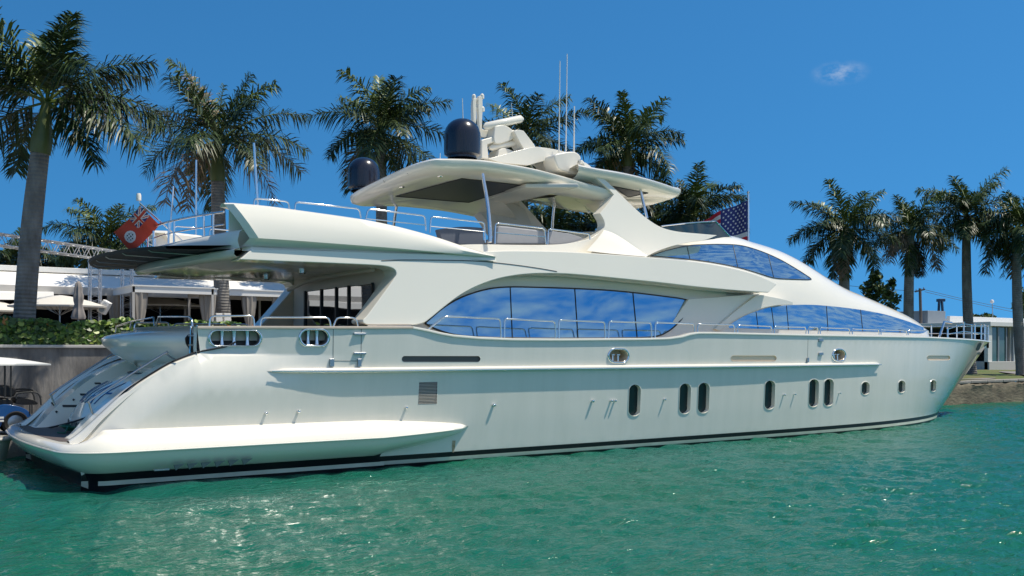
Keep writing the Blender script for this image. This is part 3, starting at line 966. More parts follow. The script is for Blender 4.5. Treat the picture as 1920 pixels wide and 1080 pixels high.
# salon walls
YS = -2.86
m = MB()
m.grid([[Vector((x, YS + .13 * (z - 3.9), z)) for x in (7.4, 11, 14, 17, 19)] for z in (2.6, 4.0, 4.95)])
m.mirror(True); m.build('salon_wall', WHITE, yacht)
SW = [(797, 606, 'c'), (806, 598), (830, 578), (856, 562), (885, 550), (920, 541), (955, 538), (1000, 538.5), (1050, 540), (1100, 542), (1150, 545), (1200, 550), (1245, 555.5), (1275, 559.5), (1290, 563.5), (1294, 571), (1290, 582), (1280, 596), (1266, 611), (1250, 623), (1232, 630), (1200, 633), (1100, 634), (1000, 634), (900, 632), (850, 627), (815, 616)]
c = px2(SW, lambda a, b: lean(a, b, YS - .03, 3.9, .13))
for s in (1, -1):
    m = MB(); m.prism([Vector((p.x, s * p.y, p.z)) for p in c], Vector((0, s * .028, 0)))
    o = m.build('salon_window', BLUEGLASS, yacht)
    g = MB(); cc = [Vector((p.x, s * p.y, p.z)) for p in c]
    g.tube(cc + [cc[0]], .022, 6, caps=False); g.build('gasket', SEAM, o)
    for a, b in (((957, 539), (961, 633)), ((1078, 541.5), (1084, 633)), ((1187, 549), (1195, 633))):
        p, q = lean(*a, YS - .04, 3.9, .13), lean(*b, YS - .04, 3.9, .13)
        g = MB(); g.beam((p.x, s * p.y, p.z), (q.x, s * q.y, q.z), .022, .012); g.build('mullion', SEAM, o)

# outer side: aft pillar, arch over the salon window and the long eyebrow band to its forward tip
PN = (-3.42, 4.85, .13)
SIDE = [(472, 467.5, 'c'), (600, 470), (720, 474), (850, 476), (905, 472), (960, 470), (1050, 471.5), (1130, 476), (1210, 482), (1300, 490), (1370, 502), (1420, 516), (1457, 532.5, 'c'),
        (1441, 548.5, 'c'), (1380, 544.5), (1300, 537), (1240, 530), (1150, 521), (1080, 514.5), (1030, 512.5), (985, 514), (940, 521), (900, 534), (865, 552), (835, 574), (808, 596), (795, 605), (778, 609, 'c'),
        (700, 609), (684, 607), (681, 600), (690, 590), (715, 556), (738, 524), (743, 513), (738, 504), (722, 499), (690, 496.5), (600, 492.5), (520, 489.5), (450, 486.5, 'c')]
plate('side_panel', SIDE, PN, .62, WHITE, bevel=.075, seg=4)
# styling seam on the panel
m = MB()
q = [lean(p.x, p.y, *PN) + Vector((0, -.002, 0)) for p in cr([(715, 488.5), (760, 487.5), (830, 488), (900, 490), (960, 496), (1010, 503), (1044, 509)], 5)]
m.tube(q, .011, 5); m.build('styling_seam', SEAM, yacht)
m = MB(); q = [lean(p.x, p.y, *PN) for p in [Vector((690, 610.5)), Vector((730, 611)), Vector((772, 611.5))]]
m.tube([p + Vector((0, .04, 0)) for p in q], .02, 6); m.build('panel_trim', STEEL, yacht)
# claw sweeping down ahead of the salon window
CL = [(1487, 565.5, 'c'), (1470, 561), (1445, 556), (1424, 553), (1410, 560), (1385, 579), (1360, 600), (1340, 617, 'c'), (1352, 619), (1368, 606), (1395, 591), (1425, 579.5), (1455, 573), (1487, 571, 'c')]
plate('window_brow', CL, (-3.02, 4.2, .0), .35, WHITE, bevel=.05)
# wall between the claw and the band
m = MB()
m.prism([onY(*p, -2.93) for p in ((1291, 561), (1425, 551), (1345, 622), (1240, 635))], Vector((0, .1, 0))); m.mirror(True)
# soffit of the band
def soffit(x0, x1, z0, z1, y0, y1, n=12):
    rows = []
    for y, dz in ((y0, 0), (lerp(y0, y1, .5), .03), (y1, .05)):
        rows.append([Vector((lerp(x0, x1, i / n), y, lerp(z0, z1, i / n) + dz)) for i in range(n + 1)])
    return rows
m.build('salon_wall', WHITE, yacht, bevel=.01)
m = MB()
lo = [lean(a, b, *PN) for a, b in [(905, 531), (940, 520.5), (985, 513.5), (1030, 512), (1080, 514), (1150, 520.5), (1240, 529.5), (1300, 536.5), (1380, 544), (1436, 548)]]
m.grid([[p + Vector((0, .05, .0)) for p in lo], [Vector((p.x, -3.1, p.z + .0)) for p in lo], [Vector((p.x, -2.8, p.z - .03)) for p in lo]])
m.mirror(True); m.build('soffit', WHITE, yacht)

# upper side blade of the flybridge with the shaded reveal under it
top = [(438, 382.5, -3.27), (500, 388, -3.28), (560, 396, -3.29), (640, 407, -3.31), (700, 416.5, -3.33), (760, 430, -3.35), (820, 446.5, -3.38), (870, 463, -3.41), (928, 481, -3.44)]
bot = [(485, 446.5, -3.50), (540, 450, -3.50), (600, 454.5, -3.50), (680, 460.5, -3.50), (750, 466, -3.5), (800, 470.5, -3.49), (850, 475, -3.48), (890, 478.5, -3.46), (929, 482, -3.44)]
N_ = 40
T_ = resample([onY(p.x, p.y, p.z) for p in cr(top, 5)], N_); B_ = resample([onY(p.x, p.y, p.z) for p in cr(bot, 5)], N_)
rec = resample([onY(p.x, p.y, p.z) for p in cr([(470, 462, -3.27), (600, 467, -3.27), (750, 473, -3.28), (850, 476.5, -3.32), (929, 482.5, -3.44)], 5)], N_)
rows = []
rows.append([p + Vector((.0, .30, -.03)) for p in T_])
rows.append([p + Vector((.0, .22, .035)) for p in T_])
rows.append([p + Vector((.0, .05, .03)) for p in T_])
rows.append([p + Vector((.0, .0, .0)) for p in T_])
for k in (.3, .6, .92): rows.append([a.lerp(b, k) + Vector((0, -.05 * math.sin(k * math.pi), 0)) for a, b in zip(T_, B_)])
rows.append(B_)
rows.append([p + Vector((.0, .03, -.015)) for p in B_])
rows.append(rec)
rows.append([p + Vector((.0, -.04, -.10)) for p in rec])
m = MB(); m.grid(rows)
# shaded aft face of the blade running in to the fascia
end = [r[0] for r in rows]
m.grid([end, [p + Vector((-.16, .12, .0)) for p in end], [p + Vector((.25, .45, -.02)) for p in end]])
m.grid([[p + Vector((.0, .30, -.03)) for p in T_], [Vector((p.x, p.y + .35, 4.98)) for p in T_]])
m.mirror(True); m.build('flybridge_blade', WHITE, yacht, sharp=32)

# flybridge floor slab with its drooped aft edge (the cockpit ceiling)
def slab_edge(y):                     # aft edge x, underside z
    k = 1 - (abs(y) / 3.3) ** 2.2
    return 3.2 - 1.05 * k, 4.80 - .17 * k
m = MB(); ys = [lerp(-3.3, 3.3, i / 24) for i in range(25)]
und = []; tp = []
for y in ys:
    x, z = slab_edge(y)
    k = 1 - (abs(y) / 3.3) ** 2.2
    und.append([Vector((x - .05, y, z + .16)), Vector((x - .06, y, z + .05)), Vector((x, y, z)), Vector((x + .35, y, z + .02)), Vector((x + 1.2, y, z + .06 - .1 * k)), Vector((5.0, y, 4.82 - .1 * k)), Vector((7.5, y, 4.80 - .04 * k)), Vector((9.2, y, 4.80))])
    tp.append([Vector((x - .05, y, z + .16)), Vector((x + .3, y, 5.05)), Vector((14, y, 5.08))])
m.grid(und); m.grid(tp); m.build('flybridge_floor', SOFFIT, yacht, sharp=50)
# aft fascia with its badge
rows = []
for z, dx, f in ((4.95, .0, 1), (5.15, -.06, 1), (5.34, -.02, 1), (5.40, .06, 1), (5.38, .16, 1)):
    r = []
    for y in ys:
        x, zz = slab_edge(y); k = 1 - (abs(y) / 3.3) ** 2.2
        r.append(Vector((x + dx + .08, y, z - .16 * k * (z - 4.95) / .4)))
    rows.append(r)
m = MB(); m.grid(rows); fas = m.build('aft_fascia', WHITE, yacht, sharp=50)
m = MB()
for a, b in (((431, 442), (440, 443)), ((440, 443), (443, 450)), ((443, 450), (435, 451)), ((435, 451), (431, 442)), ((434, 446), (441, 447))):
    p, q = onY(*a, -3.08), onY(*b, -3.08); m.beam(p, q, .022, .02)
m.build('badge', SEAM, fas)

# cockpit: salon bulkhead, doors, side lining
m = MB()
bx = 7.05
m.grid([[Vector((bx, y, z)) for y in (-2.86, -1, 1, 2.86)] for z in (2.5, 4.82)])
m.grid([[Vector((x, 2.84, z)) for x in (7.05, 8.55)] for z in (2.5, 4.82)])
bh = m.build('salon_bulkhead', INNER, yacht)
m = MB()
dy = (-2.3, 1.85)
m.box((bx - .03, (dy[0] + dy[1]) / 2, 3.45), (.05, dy[1] - dy[0], 1.95)); sd = m.build('sliding_door', DOORGLASS, bh, bevel=.02)
for y in (-2.3, -.95, -.2, .75, 1.85):
    m = MB(); m.box((bx - .07, y, 3.45), (.05, .07, 1.98)); m.build('door_stile', SEAM, sd)
m = MB(); m.tube(cr([(bx - .25, 2.6, 4.5), (bx - .28, 1, 4.68), (bx - .28, -1, 4.72), (bx - .2, -2.6, 4.74)], 6), .06, 8); m.build('blind_box', INNER, bh)
for y in (-1.2, 1.2):
    m = MB(); m.lathe((5.6, y, 4.66), [(.0, .0), (.07, 0), (.09, .02), (.09, .1)], 14); m.build('ceiling_light', STEEL, yacht)
# cockpit seat back along the transom
m = MB(); rows = [trow(3.25, 2.55, 2.1, .7), trow(3.1, 3.2, 2.1, .7), trow(3.35, 3.22, 2.05, .7), trow(3.6, 2.95, 2.0, .7)]
m.grid(rows); m.build('cockpit_sofa', CUSHION, yacht, sharp=70)

# awning over the aft deck
aw = []
cor = [(-3.15, 1.72), (-2.2, 1.33), (-1.1, 1.12), (0, 1.05), (1.1, 1.12), (2.2, 1.33), (3.15, 1.72)]
cs = cr([(y, x, 0) for y, x in cor], 4)
rows = []
for v in cs:
    y, x = v.x, v.y; k = 1 - (abs(y) / 3.15) ** 2
    xe = slab_edge(y)[0] + .12
    ze = 5.0 - .16 * k
    rows.append([Vector((x + .03, y, 4.90 + .02 * k)), Vector((x, y, 4.96 + .02 * k)), Vector((lerp(x, xe, .35), y, 5.0 + .03 * k)), Vector((xe, y, ze + .06)), Vector((xe, y, ze - .02)), Vector((lerp(x, xe, .5), y, 4.93 + .02 * k)), Vector((x + .03, y, 4.90 + .02 * k))])
m = MB(); m.grid(rows); awn = m.build('awning', CANVAS, yacht, sharp=50)
m = MB()
for v in cs[3:-2:4]:
    y, x = v.x, v.y; xe = slab_edge(y)[0] + .05
    m = MB(); m.tube([(x + .12, y, 4.92), (x + .2, y, 4.88), (xe, y, 4.86)], .011, 6); m.build('awning_batten', DSTEEL, awn)

# flybridge coaming wall and the swept fin carrying the hardtop
FN = (-2.72, 5.45, .17)
FIN = [(862, 470, 'c'), (862, 459, 'c'), (900, 458), (960, 459), (1020, 459), (1060, 457), (1090, 451.5), (1112, 444), (1129, 432), (1134, 423), (1132, 412), (1125, 400, 'c'), (1140, 382), (1151, 365, 'c'), (1137, 350), (1105, 322), (1093, 305, 'c'), (1100, 306),
       (1122, 325), (1160, 361), (1190, 390), (1215, 411), (1240, 426), (1270, 434), (1310, 438), (1345, 441, 'c'), (1322, 450), (1290, 455), (1262, 461), (1235, 470), (1213, 480.5, 'c'), (1200, 487), (1130, 484), (1000, 480)]
plate('arch_fin', FIN, FN, .34, WHITE, bevel=.05, seg=3)
# sloping ledge between the band and the fin
m = MB()
lo = [lean(p.x, p.y, *PN) for p in cr([(905, 474), (960, 470.5), (1050, 472), (1130, 476.5), (1210, 482.5), (1300, 491), (1370, 503), (1420, 517), (1452, 531)], 5)]
hi = [Vector((p.x, -2.62 if p.x < 17 else -lerp(2.62, 2.1, clamp((p.x - 17) / 4)), p.z + .04)) for p in lo]
m.grid([[p + Vector((0, .08, -.02)) for p in lo], [p.lerp(q, .5) + Vector((0, 0, .015)) for p, q in zip(lo, hi)], hi]); m.mirror(True); m.build('side_ledge', WHITE, yacht)
# swelling at the foot of the fin
SWL = resample([lean(p.x, p.y, -2.74, 5.45, .17) for p in cr([(1132, 431), (1150, 437), (1172, 450), (1192, 464), (1212, 479)], 6)], 16)
SB = resample([lean(p.x, p.y, -3.05, 5.4, .1) for p in cr([(1100, 470), (1130, 474), (1160, 477), (1190, 479.5), (1212, 481)], 6)], 16)
SA = resample([lean(p.x, p.y, -2.74, 5.45, .17) for p in cr([(1085, 456), (1100, 452), (1110, 448), (1122, 440), (1132, 431)], 6)], 16)
m = MB(); m.grid([SWL, [a.lerp(b, .12) + Vector((0, -.05, .015)) for a, b in zip(SWL, SB)], [a.lerp(b, .5) + Vector((0, -.05, 0)) for a, b in zip(SWL, SB)], SB]); m.mirror(True); m.build('fin_foot', WHITE, yacht, sharp=60)

# ------------------------------------------------------------------ hardtop
AE = [(9.55, -2.50, 7.73), (10.6, -2.50, 7.75), (11.76, -2.47, 7.70), (12.7, -2.40, 7.62), (13.6, -2.30, 7.52), (14.5, -2.20, 7.42), (15.2, -2.1, 7.36)]
e = [onY(a, b, y) for a, b, y in [(870, 300.5, -2.52), (905, 302.5, -2.52), (950, 309, -2.5), (1000, 318, -2.47), (1050, 330.5, -2.42), (1100, 345, -2.36), (1130, 353, -2.32), (1155, 361, -2.28)]]
E1 = resample(cr(e, 5), 26)
# half plan of the aft lobe: starboard edge, then round the aft corner to the centre line
TILT = .08                            # the roof sits a touch high to starboard as the yacht lies
for q_ in E1: q_.z += TILT * q_.y
aftc = cr([(E1[0].x, E1[0].y, E1[0].z), (8.98, -2.50, 7.46), (8.62, -2.36, 7.44), (8.40, -1.75, 7.425), (8.34, -.85, 7.42), (8.33, 0, 7.42)], 6)
edge = list(reversed(aftc)) + E1[1:]
def hard_rows(edge, cx, cz, zs):
    """rows from the crown to the rim, round the thick lip and back under to the flat soffit"""
    rows = [[] for _ in range(12)]
    for p in edge:
        c = Vector((lerp(p.x, cx, .55 if abs(p.y) > .01 else .5), p.y * .35, cz))
        d = Vector((p.x - c.x, p.y - c.y, 0)); d = d.normalized() if d.length > 1e-4 else Vector((-1, 0, 0))
        rows[0].append(Vector((lerp(p.x, cx, .7), 0, cz)))
        rows[1].append(Vector((lerp(p.x, cx, .3), p.y * .55, lerp(p.z, cz, .75) + .03)))
        rows[2].append(p - d * .30 + Vector((0, 0, .085)))
        rows[3].append(p - d * .08 + Vector((0, 0, .055)))
        rows[4].append(p)
        rows[5].append(p - d * .01 + Vector((0, 0, -.08)))
        rows[6].append(p - d * .06 + Vector((0, 0, -.165)))
        r7 = p - d * .26 + Vector((0, 0, -.225)); rows[7].append(r7)
        e_ = Vector((lerp(p.x, cx, .8), 0, zs))
        for k_, t_ in ((8, .2), (9, .45), (10, .7), (11, 1.)):
            q = r7.lerp(e_, t_); q.z = lerp(r7.z, zs, smooth(min(1, t_ * 1.6))); rows[k_].append(q)
    return rows
m = MB(); m.grid(hard_rows(edge, 11.5, 7.9, 7.32))
HT = [Vector((x, y, z - TILT * y)) for x, y, z in m.v], m.f[:]
m.mirror()
m.v = [(x, y, z - TILT * y) for x, y, z in m.v]
ht = m.build('hardtop', WHITE, yacht, sharp=55)
# forward lobe beyond the fin
e2 = [onY(a, b, y) for a, b, y in [(1085, 311, -2.42), (1120, 318, -2.48), (1160, 324.5, -2.5), (1200, 333, -2.5), (1240, 344.5, -2.45), (1265, 353, -2.35)]] + [onY(1277, 357.5, -2.15), Vector((17.45, -1.6, 7.58)), Vector((17.55, -.8, 7.55)), Vector((17.6, 0, 7.54))]
edge2 = resample(cr(e2, 6), 40)
m = MB(); m.grid(hard_rows(edge2, 14.6, 8.02, 7.5)); m.mirror(); m.build('hardtop_nose', WHITE, yacht, sharp=55)
# dark opening panels in the soffit, side slots
htb = BVHTree.FromPolygons(*HT)
FULL = BVHTree.FromPolygons([v.co.copy() for v in ht.data.vertices], [tuple(p_.vertices) for p_ in ht.data.polygons])
conform('sunroof', [(742, 367.5, 'c'), (866, 334, 'c'), (980, 347, 'c'), (879, 379, 'c')], FULL, DARKPANEL, ht, off=.010, step=6, both=False)
nose_ = [o_ for o_ in yacht.children if o_.name.startswith('hardtop_nose')][0]
FULL2 = BVHTree.FromPolygons([v.co.copy() for v in nose_.data.vertices], [tuple(p_.vertices) for p_ in nose_.data.polygons])
conform('sunroof', [(1150, 349, 'c'), (1215, 361.5, 'c'), (1178, 369, 'c'), (1166, 362, 'c')], FULL2, DARKPANEL, nose_, off=.010, step=5, both=False)
# transverse beam and cross panel under the hardtop
m = MB()
a = [onZ(p[0], p[1], 7.28) for p in ((878, 385), (985, 352), (1085, 352), (1000, 372), (905, 392), (880, 391))]
m.prism(a, Vector((0, 0, .12)))
m.build('hardtop_beam', TOPSOF, ht, bevel=.03)
m = MB()
for pts in (((662, 361), (697, 346), (699, 349), (665, 364)), ((718, 339), (765, 325), (766, 328), (720, 342))):
    q = [hit(htb, x, y, .004) for x, y in pts]
    if all(q): m.prism(q, Vector((0, .004, .004)))
m.build('vent_slot', SEAM, ht)
for px, py in ((753, 351), (825, 331), (1010, 344)):
    q = hit(htb, px, py, .005)
    if q: m = MB(); m.lathe((q.x, q.y, q.z - .02), [(0, 0), (.07, 0), (.085, .03)], 12); m.build('downlight', STEEL, ht)
# stainless posts, both sides, fore and aft of the fin
def tube_child(name, path, r, mt=STEEL, parent=None, seg=8, both=True):
    for s in ((1, -1) if both else (1,)):
        m = MB(); m.tube([Vector((p[0], s * p[1], p[2])) for p in path], r, seg); m.build(name, mt, parent or yacht, sharp=60)
tube_child('hardtop_post', cr([onY(905, 326, -2.38), onY(907, 340, -2.42), onY(914, 380, -2.6), onY(918, 420, -2.75), onY(919, 454, -2.8)], 5), .052)
tube_child('hardtop_post', cr([onY(1199, 348, -2.1), onY(1204, 370, -2.2), onY(1213, 409, -2.35)], 5), .045)
# port-side pedestal under the hardtop
m = MB(); q = [onY(a, b, 1.6) for a, b in ((898, 395), (960, 378), (985, 392), (1000, 425), (1005, 440), (930, 440), (910, 410))]; m.prism(q, Vector((0, .5, 0))); m.build('bar_cabinet', TOPSOF, yacht, bevel=.04)

# ------------------------------------------------------------------ radar mast
def mp(name, pts, y, th, bevel=.03, mt=MASTW, sm=True, parent=None):
    c = px2(pts, lambda a, b: onY(a, b, y)) if sm else [onY(a, b, y) for a, b in pts]
    m = MB(); m.prism(c, Vector((0, th, 0))); return m.build(name, mt, parent or mast, bevel=bevel, seg=3)
m = MB()
c = [onY(a, b, -.55) for a, b in ((903, 262), (918, 258), (964, 243), (966, 254), (914, 271), (917, 299), (903, 297))]
m.prism(c, Vector((0, .9, 0))); mast = m.build('radar_mast', MASTW, yacht, bevel=.03)
for y in (-.5, .05):
    mp('mast_arm', [(887, 188), (893, 186, 'c'), (893, 228), (888, 226, 'c')], y + .2, .09)
mp('mast_arm', [(897, 185), (904, 183), (905, 205), (904, 235), (908, 243), (935, 247), (935, 255), (903, 257), (899, 238)], -.25, .12)
mp('mast_arm', [(887, 190), (892, 188), (893, 206), (893, 232), (899, 250), (893, 250), (887, 228)], -.05, .12)
for py in (189, 206):
    m = MB(); m.beam(onY(887, py, -.1), onY(904, py - 3, -.2), .12, .10); m.build('mast_crossbar', MASTW, mast, bevel=.02)
for px, py in ((888.5, 182), (904, 181), (905, 205)):
    q = onY(px, py, -.2); m = MB(); m.lathe((q.x, q.y, q.z - .06), [(0, 0), (.06, 0), (.06, .1), (.03, .14), (0, .14)], 12); m.build('mast_light', WHITE, mast)
m = MB(); m.tube([onY(908, 238.5, -.45), onY(912, 237, -.45), onY(976, 223, -.5), onY(980, 224, -.5)], [.05, .115, .115, .06], 12); m.build('radar_scanner', WHITE, mast, sharp=50)
mp('radar_pedestal', [(928, 240), (935, 235), (947, 235), (957, 240), (964, 248), (964, 258), (950, 266), (928, 268)], -.6, .55)
m = MB(); m.tube([onY(917, 278, -.45), onY(922, 277, -.45), onY(975, 266, -.45), onY(978, 268, -.45)], [.04, .095, .095, .05], 12); m.build('radar_scanner', WHITE, mast, sharp=50)
mp('radar_pedestal', [(934, 289), (937, 280), (948, 278), (958, 281), (964, 286), (950, 296), (934, 296)], -.6, .5)
mp('mast_leg', [(964, 246, 'c'), (970, 243), (982, 245, 'c'), (1004, 275), (995, 279), (982, 279, 'c'), (972, 262)], -.75, .5)
mp('mast_base', [(916, 297, 'c'), (940, 291), (975, 281), (1003, 275.5), (1015, 277), (1028, 286), (1040, 299), (1050, 317, 'c'), (1043, 317), (1031, 301), (990, 310, 'c'), (940, 305)], -1.25, .9, bevel=.05, mt=WHITE)
mp('mast_base', [(1003, 275, 'c'), (1030, 278), (1062, 285), (1085, 293, 'c'), (1060, 300), (1035, 292)], -.4, .8, bevel=.04, mt=WHITE)
mp('mast_cowl', [(1040, 292), (1055, 286), (1075, 284), (1086, 289), (1090, 298), (1084, 305), (1085, 327), (1060, 322), (1047, 316)], -1.7, .6, bevel=.06, mt=MASTW)
q = onY(1083, 319, -1.75); m = MB(); m.tube([q, q + Vector((.05, -.14, 0))], [.05, .075], 12); m.build('horn', STEEL, mast)
mp('mast_bracket', [(1090, 300), (1098, 308), (1102, 318), (1098, 330), (1088, 322)], -1.8, .25, bevel=.03, mt=MASTW)
def dome(px, py, y, w, h, top):
    q = onY(px, py, y)
    m = MB(); r = w / 2
    prof = [(r * .80, 0), (r * .80, h * .05), (r * .98, h * .09), (r, h * .16), (r, h * .55)]
    for i in range(1, 10):
        a = math.pi / 2 * i / 9
        prof.append((r * math.cos(a) ** .9, h * .55 + h * .45 * math.sin(a)))
    m.lathe(q, prof, 40); return m.build('satellite_dome', NAVY, yacht, sharp=50)
dome(867, 298, -1.75, .99, 1.08, 0); dome(682, 358, 2.05, .93, .98, 0)
for px0, py0, px1, py1, y, r in [(1048, 286, 1050, 114, -.9, .018), (1061, 284, 1063.5, 101, -.3, .018), (1076, 286, 1077, 199, -.8, .024), (868, 222, 867, 184, -1.75, .012), (961, 222, 959, 193, -.1, .010), (825, 300, 825.5, 287, -1.9, .010)]:
    a = onY(px0, py0, y); b = onY(px1, py1, y)
    m = MB(); m.tube([a, a.lerp(b, .12), b], [r * 1.25, r, r * .7], 6); m.build('whip_antenna', WHITE, yacht)
for px0, py0, px1, py1, y, r in [(367, 440, 368, 300, 1.0, .030), (317, 455, 325, 349, 3.0, .030), (483, 384, 476, 268, -2.9, .032)]:
    a = onY(px0, py0, y); b = onY(px1, py1, y); m = MB(); m.tube([a, b], [r, r * .8], 8); m.build('pole_stanchion', STEEL, yacht)

# ------------------------------------------------------------------ windscreen of the upper helm
scr = [(1240, 424), (1275, 420), (1310, 417), (1342, 415.5)]
lo = [(1232, 431), (1275, 438), (1320, 446), (1376, 452)]
m = MB(); T3 = [onY(a, b, y) for (a, b), y in zip(scr, (-2.15, -2.1, -1.9, -1.6))]; L3 = [onY(a, b, y) for (a, b), y in zip(lo, (-2.2, -2.2, -2.0, -1.6))]
T3.append(Vector((T3[-1].x + .35, 0, T3[-1].z))); L3.append(Vector((L3[-1].x + .5, 0, L3[-1].z + .05)))
m.grid([L3, T3]); m.mirror(); ws = m.build('windscreen', SMOKE, yacht)
m = MB(); m.tube(cr(T3, 4), .022, 6); m.tube([T3[3], L3[3]], .03, 6); m.mirror(); m.build('screen_frame', STEEL, ws)

# ------------------------------------------------------------------ stainless rails
def rail(pts, y, r=.022, mid=None, both=True, bend=None):
    """one hoop of rail traced on a fore-and-aft plane; posts end on the cap"""
    f = (lambda a, b: onY(a, b, y)) if not callable(y) else y
    P_ = [f(a, b) for a, b in pts]
    out = [P_[0]]
    for a, b, c in zip(P_, P_[1:], P_[2:]):
        k = min(.08, .4 * (b - a).length, .4 * (c - b).length)
        u = b + (a - b).normalized() * k; v = b + (c - b).normalized() * k
        out += [u, u.lerp(b, .5).lerp(b.lerp(v, .5), .5), v]
    out.append(P_[-1])
    for s in ((1, -1) if both else (1,)):
        m = MB(); m.tube([Vector((p.x, s * p.y, p.z)) for p in out], r, 8)
        if mid:
            q = [f(*g) for g in mid]; m.tube([Vector((p.x, s * p.y, p.z)) for p in q], r * .7, 6)
        m.build('hand_rail', STEEL, yacht, sharp=60)
def on_cap(px, py):
    y = -3.3
    for _ in range(16):
        q = onY(px, py, y); y = .5 * y - .5 * max(hy(min(q.x, 38.6), 3.15) - .12, .05)
    return onY(px, py, y)
def cap_plane(h):
    a, b = on_cap(*h[0]), on_cap(*h[-1])
    def f(px, py):
        t = (px - h[0][0]) / max(1e-6, h[-1][0] - h[0][0])
        return onY(px, py, lerp(a.y, b.y, clamp(t)))
    return f
for h in ([(393, 612), (394, 593), (475, 592), (477, 611)], [(488, 612), (490, 595), (617, 595.5), (620, 612)], [(625, 612), (631, 595.5), (667, 596), (671, 611)],
          [(803, 617), (834, 593), (938, 597.5), (940, 633)], [(946, 633), (946, 597.5), (1041, 602.5), (1042, 634)], [(1048, 634), (1048, 600), (1134, 603.5), (1135, 634)],
          [(1141, 634), (1142, 602.5), (1221, 605), (1222, 634)], [(1228, 634), (1229, 604.5), (1301, 607), (1302, 622)]):
    rail(h, cap_plane(h))
def bow_rail(x0, x1, yt0, yt1, r=.02):
    a = on_cap(x0, 623 + (x0 - 1308) * .0135); b = on_cap(x1, 623 + (x1 - 1308) * .0135)
    ha = (a - CAM).dot(AX) / F * (623 + (x0 - 1308) * .0135 - yt0); hb = (b - CAM).dot(AX) / F * (623 + (x1 - 1308) * .0135 - yt1)
    A = a + Vector((0, 0, ha)); B = b + Vector((0, 0, hb))
    mid = [A.lerp(B, t) for t in (0, .2, .4, .6, .8, 1)]
    for p in mid[1:-1]: p.y = -max(hy(min(p.x, 38.6), 3.15) - .12, .04)
    P_ = [a, A + Vector((0, 0, -.06)), A + (mid[1] - A).normalized() * .05] + mid[1:-1] + [B + (mid[-2] - B).normalized() * .05, B + Vector((0, 0, -.06)), b]
    for s in (1, -1):
        m = MB(); m.tube([Vector((p.x, s * p.y, p.z)) for p in P_], r, 7); m.build('hand_rail', STEEL, yacht, sharp=60)
for x0, x1, t0, t1 in [(1308, 1377, 607.5, 609), (1383, 1447, 609, 612), (1452, 1511, 612, 613.5), (1516, 1534, 613, 614), (1538, 1593, 614, 616), (1598, 1648, 616.5, 618), (1652, 1700, 618, 620), (1703, 1741, 619, 620)]:
    bow_rail(x0, x1, t0, t1)
# pulpit
posts = [(1777, 633, 615), (1807, 634, 605), (1828, 635.5, 608), (1840, 636.5, 609), (1846, 637.5, 609), (1853, 638.5, 611)]
tops = []; mids = []
for px, pb, pt in posts:
    a = on_cap(px, pb); h_ = (a - CAM).dot(AX) / F * (pb - pt); tops.append(a + Vector((0, 0, h_))); mids.append(a + Vector((0, 0, h_ * .5)))
    for s in (1, -1):
        m = MB(); m.tube([(a.x, s * a.y, a.z), (a.x, s * a.y, a.z + h_)], .03, 8); m.lathe((a.x, s * a.y, a.z + h_), [(.045, -.03), (.05, .02), (.0, .05)], 10); m.build('pulpit_post', STEEL, yacht)
for s in (1, -1):
    m = MB()
    for q in (tops, mids):
        q = [Vector((p.x, s * p.y, p.z - .05)) for p in q]
        m.tube(q, .018, 7)
    m.build('pulpit_rail', STEEL, yacht)
q = [on_cap(1776, 632), on_cap(1786, 603), on_cap(1803, 605.5)]
a = on_cap(1777, 633); k = (a - CAM).dot(AX) / F
m = MB(); m.tube([a + Vector((-.1, .3, 0)), a + Vector((.25, .3, 30 * k)), a + Vector((1.1, .5, 29 * k))], .045, 8); m.build('pulpit_hoop', STEEL, yacht)
# anchor pocket
x, z = hull_at(1838.5, 650); N = hnorm(x, z); p = hpt(x, z)
m = MB(); c = [hpt(*hull_at(a, b)) + N * .006 for a, b in stadium(1838, 650, 8, 15, 20, .35)]; m.prism(c, -N * .03); m.build('anchor_pocket', SEAM, yacht)
# flybridge rails
YF = -3.02
for h, mid in (([(476, 386), (477, 371.5), (541, 378), (543, 392)], None), ([(553, 393), (554, 378.5), (674, 391.5), (677, 409)], None),
               ([(686, 411), (690, 391.5), (797, 404.5), (799, 433)], [(688, 410), (798, 422)]), ([(806, 436), (808, 406), (908, 417), (910, 455)], [(807, 424), (908, 434)]),
               ([(928, 457), (929, 418), (1021, 428), (1024, 458)], [(928, 436), (1023, 444)]), ([(1027, 458), (1028, 429), (1105, 439), (1106, 449)], None)):
    rail(h, YF, .02, mid)
# rails round the aft end of the flybridge
fr = []
for y in ys:
    x, z = slab_edge(y); fr.append((x + .25, y))
def aft_rail(z, r):
    m = MB(); m.tube([Vector((x, y, z - .10 * (1 - (abs(y) / 3.3) ** 2))) for x, y in fr[2:-1]], r, 8); return m
aft_rail(5.86, .026).build('aft_rail', STEEL, yacht, sharp=60); aft_rail(5.58, .018).build('aft_rail', STEEL, yacht, sharp=60)
for i in (3, 4, 8, 9, 13, 17, 18, 22):
    x, y = fr[i]; m = MB(); m.tube([(x, y, 5.1), (x, y, 5.84 - .10 * (1 - (abs(y) / 3.3) ** 2))], .026, 8); m.build('rail_post', STEEL, yacht)
# rails on the transom moulding
for pts in ([(216, 623), (218, 612), (246, 603)], [(244, 615), (246, 603), (288, 595), (290, 611)], [(293, 611), (297, 594), (355, 594), (360, 599), (361, 612)]):
    m = MB()
    q = [onX(a, b, 2.2) for a, b in pts]; m.tube(q, .02, 8); m.build('hand_rail', STEEL, yacht, sharp=60)
